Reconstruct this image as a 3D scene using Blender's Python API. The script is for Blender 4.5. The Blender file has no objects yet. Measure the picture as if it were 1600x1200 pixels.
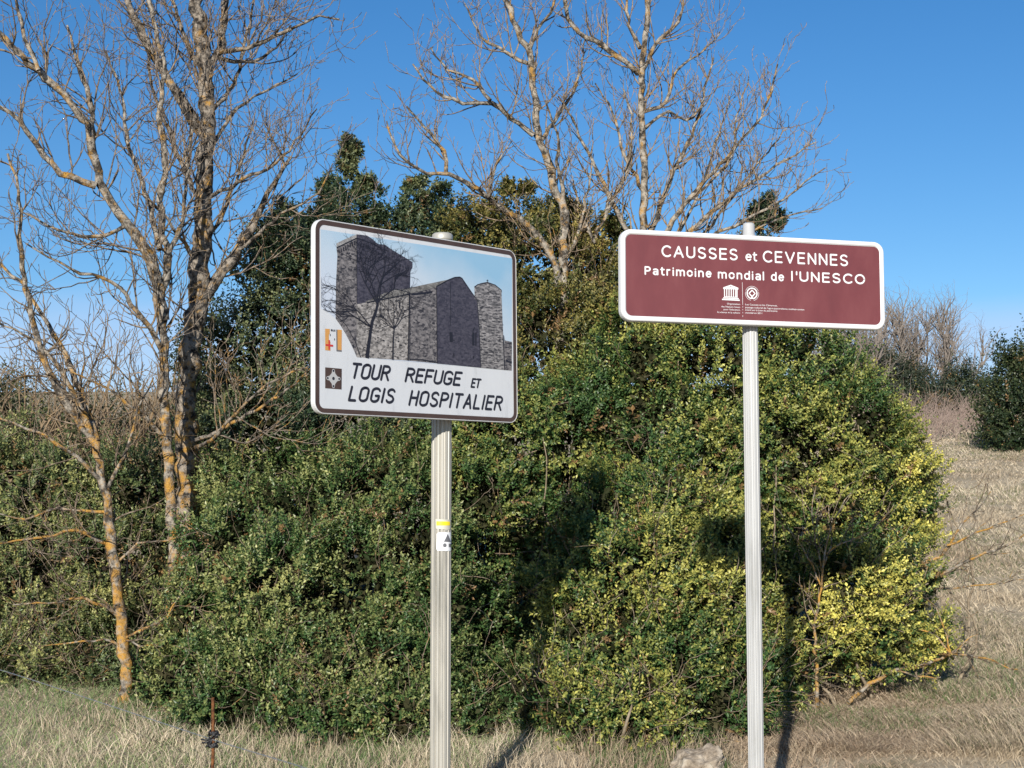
import bpy, math, random
import numpy as np
from mathutils import Vector, Matrix, noise as mnoise
random.seed(7); rng = np.random.default_rng(7)
S = bpy.context.scene; COL = S.collection
# ------------------------------------------------------------------ camera, world, sun
F = 2400.0; PITCH = math.atan(215 / F); EYE = 1.6
cam = bpy.data.cameras.new('camera'); cam.sensor_width = 36; cam.lens = 36 * F / 1600
cam.clip_start = .1; cam.clip_end = 6000
co = bpy.data.objects.new('camera', cam); COL.objects.link(co)
co.location = (0, 0, EYE); co.rotation_euler = (math.pi / 2 + PITCH, 0, 0); S.camera = co
SUN_AZ, SUN_EL = math.radians(13), math.radians(20)      # sun behind the camera, to its left
W = bpy.data.worlds.new('World'); S.world = W; W.use_nodes = True
nt = W.node_tree; bg = nt.nodes['Background']
sky = nt.nodes.new('ShaderNodeTexSky'); sky.sky_type = 'NISHITA'; sky.sun_disc = False
sky.sun_elevation = SUN_EL; sky.sun_rotation = math.pi + SUN_AZ
sky.altitude = 800; sky.air_density = 1.0; sky.dust_density = 0.25; sky.ozone_density = 3.0
gm = nt.nodes.new('ShaderNodeGamma'); gm.inputs[1].default_value = 1.0
hs = nt.nodes.new('ShaderNodeHueSaturation'); hs.inputs['Saturation'].default_value = 1.28; hs.inputs['Value'].default_value = 0.78; hs.inputs['Hue'].default_value = .504
nt.links.new(sky.outputs[0], gm.inputs[0]); nt.links.new(gm.outputs[0], hs.inputs['Color']); 
tc_ = nt.nodes.new('ShaderNodeTexCoord'); sx_ = nt.nodes.new('ShaderNodeSeparateXYZ'); nt.links.new(tc_.outputs['Generated'], sx_.inputs[0])   # thin veil of cloud low in the sky
mp_ = nt.nodes.new('ShaderNodeMapping'); mp_.inputs['Scale'].default_value = (1.5, 1.5, 14); nt.links.new(tc_.outputs['Generated'], mp_.inputs[0])
nz_ = nt.nodes.new('ShaderNodeTexNoise'); nz_.inputs['Scale'].default_value = 2.2; nz_.inputs['Detail'].default_value = 5; nt.links.new(mp_.outputs[0], nz_.inputs['Vector'])
ma_ = nt.nodes.new('ShaderNodeMath'); ma_.operation = 'MULTIPLY_ADD'; ma_.inputs[1].default_value = .05; nt.links.new(nz_.outputs['Fac'], ma_.inputs[0]); nt.links.new(sx_.outputs[2], ma_.inputs[2])
mr_ = nt.nodes.new('ShaderNodeMapRange'); mr_.interpolation_type = 'SMOOTHSTEP'; mr_.inputs[1].default_value = .175; mr_.inputs[2].default_value = .135; mr_.inputs[3].default_value = 0; mr_.inputs[4].default_value = .5
nt.links.new(ma_.outputs[0], mr_.inputs[0])
mx_ = nt.nodes.new('ShaderNodeMix'); mx_.data_type = 'RGBA'; nt.links.new(mr_.outputs[0], mx_.inputs[0]); nt.links.new(hs.outputs[0], mx_.inputs[6]); mx_.inputs[7].default_value = (3.6, 4.3, 6.2, 1)
nt.links.new(mx_.outputs[2], bg.inputs[0])
bg.inputs[1].default_value = 0.105
sl = bpy.data.lights.new('sun', 'SUN'); sl.energy = 4.5; sl.angle = math.radians(.5); sl.color = (1, .95, .86)
so = bpy.data.objects.new('sun', sl); COL.objects.link(so)
sdir = Vector((-math.sin(SUN_AZ) * math.cos(SUN_EL), -math.cos(SUN_AZ) * math.cos(SUN_EL), math.sin(SUN_EL)))
so.rotation_euler = (-sdir).to_track_quat('-Z', 'Y').to_euler(); so.location = (0, -5, 30)
S.view_settings.view_transform = 'Standard'; S.view_settings.look = 'None'
S.view_settings.exposure = 0.56; S.view_settings.gamma = 1; S.view_settings.use_curve_mapping = False
# ------------------------------------------------------------------ helpers
def ray(x, y):
    u = 600 - y
    return Vector((x - 800, F * math.cos(PITCH) - u * math.sin(PITCH), F * math.sin(PITCH) + u * math.cos(PITCH)))
def at(x, y, D):
    r = ray(x, y); return Vector((0, 0, EYE)) + r * (D / r.y)
def gz(x, y):
    t = max(0.0, y - 8.0)
    z = .125 * t if t < 55 else 6.875 + 2.5 * (1 - math.exp(-(t - 55) / 25.0))
    z += (.06 if y > 9 else .03) * mnoise.noise(Vector((x * .5, y * .5, 3)))
    if y < 3: z -= .02 * (3 - y)
    return z
def nodes(m): return m.node_tree.nodes, m.node_tree.links
def mat(name, col=(.5, .5, .5), rough=.6, metal=0, spec=.5):
    m = bpy.data.materials.new(name); m.use_nodes = True
    b = m.node_tree.nodes['Principled BSDF']
    b.inputs['Base Color'].default_value = (*col, 1); b.inputs['Roughness'].default_value = rough
    b.inputs['Metallic'].default_value = metal; b.inputs['Specular IOR Level'].default_value = spec
    return m
def noise_mat(name, stops, scale=8, rough=.8, bump=.3, detail=8, metal=0, coord='Object', dist=.01, stretch=None):
    m = mat(name, (.5, .5, .5), rough, metal); N, L = nodes(m); b = N['Principled BSDF']; b.inputs['Specular IOR Level'].default_value = .08 if rough > .75 else .5
    tc = N.new('ShaderNodeTexCoord'); n = N.new('ShaderNodeTexNoise'); n.inputs['Scale'].default_value = scale; n.inputs['Detail'].default_value = detail
    n.inputs['Roughness'].default_value = .65
    if stretch:
        mp = N.new('ShaderNodeMapping'); mp.inputs['Scale'].default_value = stretch
        L.new(tc.outputs[coord], mp.inputs[0]); L.new(mp.outputs[0], n.inputs['Vector'])
    else: L.new(tc.outputs[coord], n.inputs['Vector'])
    cr = N.new('ShaderNodeValToRGB'); e = cr.color_ramp.elements
    for i, (p, c) in enumerate(stops):
        el = e[i] if i < 2 else e.new(p)
        el.position = p; el.color = (*c, 1)
    L.new(n.outputs['Fac'], cr.inputs[0]); L.new(cr.outputs[0], b.inputs['Base Color'])
    if bump:
        bp = N.new('ShaderNodeBump'); bp.inputs['Strength'].default_value = bump; bp.inputs['Distance'].default_value = dist
        L.new(n.outputs['Fac'], bp.inputs['Height']); L.new(bp.outputs[0], b.inputs['Normal'])
    return m
def link(name, me, m, parent=None, label=None, cat=None, group=None, kind=None, loc=None):
    o = bpy.data.objects.new(name, me); COL.objects.link(o)
    if m is not None and me is not None: me.materials.append(m)
    if parent is not None: o.parent = parent
    if loc is not None: o.location = loc
    for k, v in (('label', label), ('category', cat), ('group', group), ('kind', kind)):
        if v: o[k] = v
    return o
def thing(name, label, cat, loc=(0, 0, 0), group=None): return link(name, None, None, None, label, cat, group, None, loc)
def npmesh(name, V, Fc, cols=None, smooth=False, off=None):
    """V (n,3), Fc list of equal-sized faces arrays or list of arrays"""
    V = np.asarray(V, dtype=np.float32)
    if off is not None: V = V - np.asarray(off, dtype=np.float32)
    if isinstance(Fc, np.ndarray): Fc = [Fc]
    me = bpy.data.meshes.new(name)
    nl = sum(f.size for f in Fc); nf = sum(len(f) for f in Fc)
    me.vertices.add(len(V)); me.vertices.foreach_set('co', V.ravel())
    me.loops.add(nl); me.loops.foreach_set('vertex_index', np.concatenate([f.ravel() for f in Fc]).astype(np.int32))
    tot = np.concatenate([np.full(len(f), f.shape[1]) for f in Fc]); st = np.concatenate([[0], np.cumsum(tot)[:-1]])
    me.polygons.add(nf); me.polygons.foreach_set('loop_start', st.astype(np.int32)); me.polygons.foreach_set('loop_total', tot.astype(np.int32))
    me.polygons.foreach_set('use_smooth', np.full(nf, smooth))
    me.update(calc_edges=True)
    if cols is not None:
        a = me.attributes.new('Col', 'FLOAT_COLOR', 'POINT'); c = np.ones((len(V), 4), dtype=np.float32); c[:, :3] = cols
        a.data.foreach_set('color', c.ravel())
    return me
def tubes(paths, sides=6, rough=0.0, cap=False):
    VV = []; FF = []; base = 0
    ang = np.arange(sides) * 2 * np.pi / sides
    ca, sa = np.cos(ang), np.sin(ang); i0 = np.arange(sides); i1 = (i0 + 1) % sides
    for P, R in paths:
        P = np.asarray(P, float); R = np.asarray(R, float); n = len(P)
        T = np.gradient(P, axis=0); T /= np.linalg.norm(T, axis=1)[:, None] + 1e-9
        ref = np.array([0, 1., 0]) if abs(T[0, 1]) < .9 else np.array([1., 0, 0])
        A = np.cross(T, ref); A /= np.linalg.norm(A, axis=1)[:, None] + 1e-9; B = np.cross(T, A)
        rr = R[:, None] * np.ones(sides)
        if rough: rr = rr * (1 + rough * rng.normal(size=rr.shape))
        V = P[:, None, :] + A[:, None, :] * (rr * ca)[:, :, None] + B[:, None, :] * (rr * sa)[:, :, None]
        VV.append(V.reshape(-1, 3))
        k = (np.arange(n - 1) * sides)[:, None]
        FF.append(np.stack([k + i0, k + i1, k + i1 + sides, k + i0 + sides], -1).reshape(-1, 4) + base)
        base += n * sides
    return np.concatenate(VV), np.concatenate(FF)
def smooth_path(pts, step=.08, jit=.012):
    P = [np.array(p) for p in pts]; P = [2 * P[0] - P[1]] + P + [2 * P[-1] - P[-2]]; out = []
    for i in range(1, len(P) - 2):
        n = max(2, int(np.linalg.norm(P[i + 1] - P[i]) / step))
        for k in range(n):
            t = k / n; a, b, c, d = P[i - 1:i + 3]
            out.append(.5 * (2 * b + (c - a) * t + (2 * a - 5 * b + 4 * c - d) * t * t + (3 * b - a - 3 * c + d) * t ** 3))
    out.append(P[-2]); out = np.array(out); out[1:-1] += rng.normal(size=out[1:-1].shape) * jit
    return out
# ------------------------------------------------------------------ materials
def leaf_material():
    m = mat('leaf', (.05, .08, .02), .42, 0, .45); N, L = nodes(m); b = N['Principled BSDF']
    a = N.new('ShaderNodeAttribute'); a.attribute_name = 'Col'; L.new(a.outputs['Color'], b.inputs['Base Color'])
    t = N.new('ShaderNodeBsdfTranslucent'); L.new(a.outputs['Color'], t.inputs[0])
    mx = N.new('ShaderNodeMixShader'); mx.inputs[0].default_value = .25
    L.new(b.outputs[0], mx.inputs[1]); L.new(t.outputs[0], mx.inputs[2]); L.new(mx.outputs[0], N['Material Output'].inputs[0]); return m
M_leaf = leaf_material(); M_leaf_in = leaf_material(); M_leaf_in.name = 'inner_leaf'
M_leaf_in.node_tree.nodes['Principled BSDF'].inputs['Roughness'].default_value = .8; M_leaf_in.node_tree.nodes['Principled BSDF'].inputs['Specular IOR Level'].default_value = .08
def grass_material():
    m = leaf_material(); m.name = 'grass_blade'; m.node_tree.nodes['Principled BSDF'].inputs['Roughness'].default_value = .7
    m.node_tree.nodes['Principled BSDF'].inputs['Specular IOR Level'].default_value = .15; return m
M_grass = grass_material()
def bark(name, dark, light, lichen, z_lo, z_hi, amt_lo, amt_hi):
    m = mat(name, light, .85, 0, .2); N, L = nodes(m); b = N['Principled BSDF']
    tc = N.new('ShaderNodeTexCoord')
    n1 = N.new('ShaderNodeTexNoise'); n1.inputs['Scale'].default_value = 16; n1.inputs['Detail'].default_value = 9; n1.inputs['Roughness'].default_value = .7
    n2 = N.new('ShaderNodeTexNoise'); n2.inputs['Scale'].default_value = 11; n2.inputs['Detail'].default_value = 7; n2.inputs['Roughness'].default_value = .7
    for n in (n1, n2): L.new(tc.outputs['Object'], n.inputs['Vector'])
    cr = N.new('ShaderNodeValToRGB'); cr.color_ramp.elements[0].position = .43; cr.color_ramp.elements[0].color = (*dark, 1)
    cr.color_ramp.elements[1].position = .58; cr.color_ramp.elements[1].color = (*light, 1); L.new(n1.outputs['Fac'], cr.inputs[0])
    sx = N.new('ShaderNodeSeparateXYZ'); L.new(tc.outputs['Object'], sx.inputs[0])
    mr = N.new('ShaderNodeMapRange'); mr.inputs[1].default_value = z_lo; mr.inputs[2].default_value = z_hi; mr.inputs[3].default_value = amt_lo; mr.inputs[4].default_value = amt_hi
    L.new(sx.outputs[2], mr.inputs[0])
    ad = N.new('ShaderNodeMath'); ad.operation = 'ADD'; L.new(n2.outputs['Fac'], ad.inputs[0]); L.new(mr.outputs[0], ad.inputs[1])
    r2 = N.new('ShaderNodeMapRange'); r2.inputs[1].default_value = .54; r2.inputs[2].default_value = .68; L.new(ad.outputs[0], r2.inputs[0])
    mx = N.new('ShaderNodeMix'); mx.data_type = 'RGBA'; L.new(r2.outputs[0], mx.inputs[0]); L.new(cr.outputs[0], mx.inputs[6]); mx.inputs[7].default_value = (*lichen, 1)
    L.new(mx.outputs[2], b.inputs['Base Color'])
    bp = N.new('ShaderNodeBump'); bp.inputs['Strength'].default_value = 1; bp.inputs['Distance'].default_value = .035
    L.new(n1.outputs['Fac'], bp.inputs['Height']); L.new(bp.outputs[0], b.inputs['Normal']); return m
ORG = (.46, .25, .055)
M_bark = bark('lichen_bark', (.025, .021, .018), (.31, .265, .215), ORG, .5, 4.5, .085, -.02)
M_barkT = bark('lichen_bark_orange', (.05, .042, .034), (.38, .335, .275), ORG, .3, 4.0, .105, .0)
M_twig = bark('twig_bark', (.10, .08, .064), (.33, .265, .205), ORG, .5, 4, .06, -.02)
M_twigW = bark('warm_twig_bark', (.12, .09, .065), (.36, .275, .19), ORG, .5, 4, .04, -.0)
M_twigL = bark('dead_twig_bark', (.12, .09, .065), (.33, .26, .19), ORG, .2, 3, .0, -.04)
M_stem = noise_mat('box_stem', [(.3, (.12, .09, .06)), (.7, (.34, .28, .2))], 20, .85, .3)
# ------------------------------------------------------------------ ground
def ground():
    xs = np.concatenate([-np.geomspace(2500, 14, 28), np.arange(-13.5, 26, .5), np.geomspace(26, 2500, 28)])
    ys = np.concatenate([-np.geomspace(600, 4, 14), np.arange(-3, 66, .5), np.geomspace(67, 3000, 28)])
    V = [(x, y, gz(x, y)) for y in ys for x in xs]; nx = len(xs); ny = len(ys)
    i = np.arange(nx - 1)[None, :] + (np.arange(ny - 1) * nx)[:, None]
    Fq = np.stack([i, i + 1, i + 1 + nx, i + nx], -1).reshape(-1, 4)
    m = noise_mat('field_soil', [(.3, (.14, .14, .07)), (.45, (.33, .27, .185)), (.6, (.42, .35, .25)), (.75, (.25, .21, .13))], 1.6, .95, .8, 12, dist=.06)
    link('ground', npmesh('ground', V, Fq, smooth=True), m, kind='structure')
ground()
def shade_sheet():  # dark floor sheet added behind the shrubs; its colour deepens shade in the gaps
    xs = np.arange(-9, 3.3, .3); ys = np.arange(10.9, 17.6, .3); nx = len(xs)
    V = [(x, y, gz(x, y) + .02 - .1 * (x < -8.9 or x > 3.0 or y > 17.3 or y < 11)) for y in ys for x in xs]
    i = np.arange(nx - 1)[None, :] + (np.arange(len(ys) - 1) * nx)[:, None]
    m = noise_mat('gap_shade_sheet', [(.35, (.022, .016, .011)), (.65, (.09, .06, .035))], 14, .95, .8, 10, dist=.03)
    link('gap_shade_sheet', npmesh('gap_shade_sheet', V, np.stack([i, i + 1, i + 1 + nx, i + nx], -1).reshape(-1, 4), smooth=True), m, kind='structure')
shade_sheet()
# ------------------------------------------------------------------ signs
def panel_frame(x0, x1, yt0, yb0, yt1, yb1, H):
    h0 = (at(x0, yt0, 1) - at(x0, yb0, 1)).z; h1 = (at(x1, yt1, 1) - at(x1, yb1, 1)).z
    D0, D1 = H / h0, H / h1
    c0 = (at(x0, yt0, D0) + at(x0, yb0, D0)) / 2; c1 = (at(x1, yt1, D1) + at(x1, yb1, D1)) / 2
    X = (c1 - c0); Wd = X.length; X.normalize()
    Z = X.cross(Vector((0, 0, 1))).normalized(); Y = Z.cross(X).normalized()
    M = Matrix((X, Y, Z)).transposed().to_4x4(); M.translation = (c0 + c1) / 2
    return M, Wd
def make_uv(M, zoom):
    (ox, oy, sc) = zoom; Mi = M.inverted(); n = M.to_3x3() @ Vector((0, 0, 1)); o = M.translation
    def uv(zx, zy):
        r = ray(ox + zx / sc, oy + zy / sc); c = Vector((0, 0, EYE))
        t = (o - c).dot(n) / r.dot(n); p = Mi @ (c + r * t); return (p.x, p.y)
    return uv
def rrect(w, h, r, n=8):
    out = []
    for cx, cy, a0 in ((w / 2 - r, h / 2 - r, 0), (-w / 2 + r, h / 2 - r, 90), (-w / 2 + r, -h / 2 + r, 180), (w / 2 - r, -h / 2 + r, 270)):
        for k in range(n + 1):
            a = math.radians(a0 + 90 * k / n); out.append((cx + r * math.cos(a), cy + r * math.sin(a)))
    return out
def loft_rings(name, rings, m, parent, close_first=True, close_last=True, loop=False, kind=None):
    n = len(rings[0]); V = [p for r in rings for p in r]; Fc = []
    for k in range(len(rings) - (0 if loop else 1)):
        a = k * n; b = ((k + 1) % len(rings)) * n
        for i in range(n): Fc.append((a + i, a + (i + 1) % n, b + (i + 1) % n, b + i))
    if close_first and not loop: Fc.append(tuple(reversed(range(n))))
    if close_last and not loop: Fc.append(tuple(range((len(rings) - 1) * n, len(rings) * n)))
    me = bpy.data.meshes.new(name); me.from_pydata(V, [], Fc); me.update()
    return link(name, me, m, parent, kind=kind)
def ring3(w, h, r, z): return [(x, y, z) for x, y in rrect(w, h, r)]
def poly(name, pts, z, m, parent, th=0):
    me = bpy.data.meshes.new(name); n = len(pts)
    a = sum(pts[i][0] * pts[(i + 1) % n][1] - pts[(i + 1) % n][0] * pts[i][1] for i in range(n))
    if a < 0: pts = pts[::-1]
    me.from_pydata([(x, y, z) for x, y in pts], [], [tuple(range(n))]); me.update()
    return link(name, me, m, parent)
def ribbons(name, strokes, z, m, parent, caps=True, dz=.00004):
    """flat strokes: (pts, width or widths)"""
    V = []; Fc = []
    for si, (P, w) in enumerate(strokes):
        P = np.array(P, float); n = len(P); w = np.full(n, w) if np.isscalar(w) else np.array(w)
        T = np.gradient(P, axis=0); T /= np.linalg.norm(T, axis=1)[:, None] + 1e-12; Nn = np.stack([-T[:, 1], T[:, 0]], 1)
        zz = z + (si % 6) * dz; b = len(V)
        L = P + Nn * w[:, None] / 2; R = P - Nn * w[:, None] / 2
        if caps:
            e = w[-1] / 2; s = w[0] / 2
            loop = list(R) + [P[-1] + T[-1] * e * math.cos(a) + Nn[-1] * e * math.sin(a) for a in np.linspace(-1.2, 1.2, 5)] + list(L[::-1]) + [P[0] - T[0] * s * math.cos(a) - Nn[0] * s * math.sin(a) for a in np.linspace(-1.2, 1.2, 5)]
        for i in range(n): V.append((*L[i], zz)); V.append((*R[i], zz))
        for i in range(n - 1): Fc.append((b + 2 * i + 1, b + 2 * i + 3, b + 2 * i + 2, b + 2 * i))
        if caps:
            for idx, sg in ((n - 1, 1), (0, -1)):
                c = len(V); V.append((*P[idx], zz)); e = w[idx] / 2; k0 = len(V)
                for a in np.linspace(-math.pi / 2, math.pi / 2, 7):
                    q = P[idx] + sg * (T[idx] * math.cos(a) + Nn[idx] * math.sin(a)) * e; V.append((*q, zz))
                for j in range(6): Fc.append((c, k0 + j, k0 + j + 1))
    me = bpy.data.meshes.new(name); me.from_pydata(V, [], Fc); me.update()
    return link(name, me, m, parent)
def fluted_post(name, r, z0, z1, m, parent, n=15, depth=.12):
    k = n * 6; ring = []
    for i in range(k):
        a = 2 * math.pi * i / k; ph = (i % 6) / 6.0
        rr = r * (1 - (depth if ph in (0.0,) else (depth * .8 if abs(ph - 1 / 6) < .01 else 0)))
        ring.append((rr * math.cos(a), rr * math.sin(a)))
    return loft_rings(name, [[(x, y, z) for x, y in ring] for z in (z0, z1)], m, parent)
def lathe(name, prof, m, parent, n=40, smooth=True):
    o = loft_rings(name, [[(r * math.cos(2 * math.pi * i / n), r * math.sin(2 * math.pi * i / n), z) for i in range(n)] for r, z in prof], m, parent)
    if smooth:
        for p in o.data.polygons: p.use_smooth = len(p.vertices) == 4
    return o
def wrap_patch(name, pts, r, m, parent):
    """pts: polygon as (arc metres, z); laid on a vertical cylinder facing -Y; triangulated as a fan of strips"""
    import bmesh
    bm = bmesh.new(); vs = [bm.verts.new((p[0], 0, p[1])) for p in pts]; bm.faces.new(vs)
    lo = min(p[0] for p in pts); hi = max(p[0] for p in pts); k = max(1, int((hi - lo) / .004))
    for i in range(1, k + 1):
        x = lo + (hi - lo) * i / (k + 1)
        bmesh.ops.bisect_plane(bm, geom=bm.verts[:] + bm.edges[:] + bm.faces[:], plane_co=(x, 0, 0), plane_no=(1, 0, 0))
    for v in bm.verts:
        a = v.co.x / r; v.co = Vector((r * math.sin(a), -r * math.cos(a), v.co.z))
    me = bpy.data.meshes.new(name); bm.to_mesh(me); bm.free(); return link(name, me, m, parent)

M_alu = noise_mat('aluminium_post', [(.33, (.25, .24, .21)), (.45, (.38, .36, .315)), (.7, (.45, .43, .38))], 7, .45, .02, stretch=(1, 1, .15))
M_alu.node_tree.nodes['Principled BSDF'].inputs['Metallic'].default_value = .25
M_aluW = noise_mat('grooved_white_post', [(.33, (.30, .30, .29)), (.45, (.38, .38, .375)), (.7, (.45, .45, .44))], 7, .4, .02, stretch=(1, 1, .15))
M_frame = noise_mat('aluminium_frame', [(.3, (.5, .5, .5)), (.7, (.62, .62, .62))], 5, .4, .02)
M_back = mat('panel_back', (.4, .4, .4), .5, .5)
M_brown = noise_mat('brown_border', [(.3, (.05, .028, .022)), (.7, (.075, .045, .036))], 9, .4, 0)
M_white = noise_mat('weathered_white_film', [(.28, (.47, .485, .50)), (.42, (.56, .575, .60)), (.8, (.60, .615, .635))], 5, .4, 0, 10, stretch=(2.5, .6, 1))
M_ink = mat('black_ink', (.016, .016, .026), .45)
M_wink = mat('white_letter_film', (.66, .66, .66), .4)
M_maroon = noise_mat('maroon_film', [(.3, (.115, .029, .032)), (.5, (.138, .035, .038)), (.72, (.165, .048, .05))], 3, .38, 0, 10, stretch=(2, .8, 1))
M_orange = mat('orange_ink', (.56, .28, .08), .5); M_red = mat('red_ink', (.5, .03, .03), .5)
M_yel = mat('yellow_paint', (.8, .62, .02), .5); M_stick = mat('white_sticker', (.78, .79, .8), .4); M_grey = mat('grey_ink', (.13, .13, .14), .5)
M_paint = mat('dull_cream_paint', (.5, .48, .4), .6)

# ---- stroke letters of the tower sign (unit height, slanted condensed capitals)
def arc(cx, cy, rx, ry, a0, a1, n=10): return [(cx + rx * math.cos(math.radians(a0 + (a1 - a0) * k / n)), cy + ry * math.sin(math.radians(a0 + (a1 - a0) * k / n))) for k in range(n + 1)]
def seg(*p):
    out = [p[0]]
    for a, b in zip(p, p[1:]):
        out += [(a[0] + (b[0] - a[0]) * t, a[1] + (b[1] - a[1]) * t) for t in (.06, .94)] + [b]
    return out
OV = arc(.25, .76, .25, .24, 90, 180, 6) + arc(.25, .24, .25, .24, 180, 360, 12) + arc(.25, .76, .25, .24, 0, 90, 6)
GL = {'T': (.5, [seg((0, 1), (.5, 1)), seg((.25, 1), (.25, 0))]), 'O': (.5, [OV]),
      'U': (.48, [[(0, 1), (0, .9)] + arc(.24, .24, .24, .24, 180, 360, 12) + [(.48, .9), (.48, 1)]]),
      'R': (.48, [[(0, 0), (0, .1), (0, .9), (0, 1), (.1, 1), (.22, 1)] + arc(.23, .76, .23, .24, 90, -90, 10) + [(.05, .52), (0, .52)], seg((.22, .52), (.48, 0))]),
      'E': (.42, [seg((.42, 1), (0, 1)), seg((0, 1), (0, 0)), seg((0, 0), (.42, 0)), seg((0, .52), (.36, .52))]),
      'F': (.42, [seg((.42, 1), (0, 1)), seg((0, 1), (0, 0)), seg((0, .52), (.36, .52))]),
      'G': (.5, [arc(.25, .76, .25, .24, 20, 180, 10) + arc(.25, .24, .25, .24, 180, 360, 12) + [(.5, .44)], seg((.5, .44), (.28, .44))]),
      'L': (.4, [seg((0, 1), (0, 0)), seg((0, 0), (.4, 0))]), 'I': (.04, [seg((.02, 1), (.02, 0))]),
      'S': (.46, [arc(.23, .76, .22, .24, 25, 180, 8) + [(.02, .72), (.06, .6), (.2, .53), (.36, .45), (.45, .3)] + arc(.23, .24, .23, .24, 0, -155, 9)]),
      'H': (.46, [seg((0, 1), (0, 0)), seg((.46, 1), (.46, 0)), seg((0, .52), (.46, .52))]),
      'P': (.46, [[(0, 0), (0, .1), (0, .9), (0, 1), (.1, 1), (.2, 1)] + arc(.22, .75, .24, .25, 90, -90, 10) + [(.05, .5), (0, .5)]]),
      'A': (.5, [seg((0, 0), (.25, 1)), seg((.25, 1), (.5, 0)), seg((.09, .33), (.41, .33))])}
def word(txt, x0, x1, y, h, w, slant=.13, gap=.2):
    tot = sum(GL[c][0] for c in txt) + gap * (len(txt) - 1); X = x1 - x0 - slant * h
    sx = X / tot; cur = 0; out = []
    for c in txt:
        for st in GL[c][1]:
            out.append(([(x0 + (cur + px) * sx + slant * h * py, y + h * py) for px, py in st], w))
        cur += GL[c][0] + gap
    return out
# ---- built-in font words fitted to a box
def font_word(parent, txt, x0, x1, y, cap, m, z=.0006, name='lettering', bold=.0, th=0, align=None):
    cu = bpy.data.curves.new('t', 'FONT'); cu.body = txt; cu.size = 1; cu.offset = bold; cu.resolution_u = 3
    o = bpy.data.objects.new('t', cu); COL.objects.link(o)
    me = bpy.data.meshes.new_from_object(o.evaluated_get(bpy.context.evaluated_depsgraph_get())); bpy.data.objects.remove(o); bpy.data.curves.remove(cu)
    n = len(me.vertices); a = np.empty(n * 3, dtype=np.float32); me.vertices.foreach_get('co', a); a = a.reshape(-1, 3)
    lo, hi = a[:, 0].min(), a[:, 0].max(); sy = cap / .729
    a[:, 0] = x0 + (a[:, 0] - lo) * (x1 - x0) / (hi - lo); a[:, 1] = y + a[:, 1] * sy; a[:, 2] = z
    me.vertices.foreach_set('co', a.ravel()); me.update(); me.materials.clear(); me.name = name
    return link(name, me, m, parent)

# ================= tower sign (white panel with brown border)
MA, WA = panel_frame(491.5, 807, 341, 645.5, 393, 660.8, .92); HA = .92
uvA = make_uv(MA, (470, 330, 3.4278))
RA = .052
pcA = MA @ Vector(uvA(757, 600) + (0,)); nA = MA.to_3x3() @ Vector((0, 0, 1))
def post_axis(px, M, gap, r):
    n = M.to_3x3() @ Vector((0, 0, 1)); h = Vector((n.x, n.y, 0)).normalized(); o = M.translation
    best = None
    for D in np.arange(6.8, 8.6, .002):
        p = at(px, 560, D); d = (o - p).dot(h)
        if best is None or abs(d - gap - r) < best[0]: best = (abs(d - gap - r), p)
    return best[1]
pA = post_axis(690.5, MA, .07, RA)
signA = thing('tower_sign', 'white landscape sign with brown border showing a stone tower photo, on a grooved grey post', 'sign', (pA.x, pA.y, gz(pA.x, pA.y)))
zA = signA.location.z
postA = fluted_post('post', RA, -.4, at(690, 372, pA.y).z - zA, M_alu, signA)
topA = at(690, 374, pA.y).z - zA
lathe('post_cap', [(RA + .001, topA - .01), (RA + .003, topA + .0), (RA + .002, topA + .022), (RA - .006, topA + .03), (.02, topA + .034)], M_alu, postA)
def add_panel(sign, M, w, h, mface, r, depth=.024):
    T = Matrix.Translation(-sign.location) @ M
    p = loft_rings('panel', [ring3(w - .004, h - .004, r, -depth + .002), ring3(w - .004, h - .004, r, 0)], mface, sign)
    p.matrix_basis = T; return p
panA = add_panel(signA, MA, WA, HA, M_white, .055)
loft_rings('aluminium_edge', [ring3(WA - .006, HA - .006, .052, -.028), ring3(WA, HA, .055, -.028), ring3(WA + .004, HA + .004, .057, -.024), ring3(WA + .004, HA + .004, .057, .0), ring3(WA, HA, .055, .003), ring3(WA - .006, HA - .006, .052, .003)], M_frame, panA, loop=True)
def flat_ring(name, w0, h0, r0, w1, h1, r1, z, m, parent):
    a = ring3(w0, h0, r0, z); b = ring3(w1, h1, r1, z); n = len(a)
    me = bpy.data.meshes.new(name); me.from_pydata(a + b, [], [(i, (i + 1) % n, n + (i + 1) % n, n + i) for i in range(n)]); me.update()
    return link(name, me, m, parent)
flat_ring('brown_border', WA - .008, HA - .008, .05, WA - .056, HA - .05, .03, .0015, M_brown, panA)
for zz in (.28, -.28):
    b = loft_rings('mounting_rail', [[(x, y, z) for x, y in ((-WA / 2 + .06, zz - .02), (WA / 2 - .06, zz - .02), (WA / 2 - .06, zz + .02), (-WA / 2 + .06, zz + .02))] for z in (-.056, -.0285)], M_back, panA)
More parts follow.
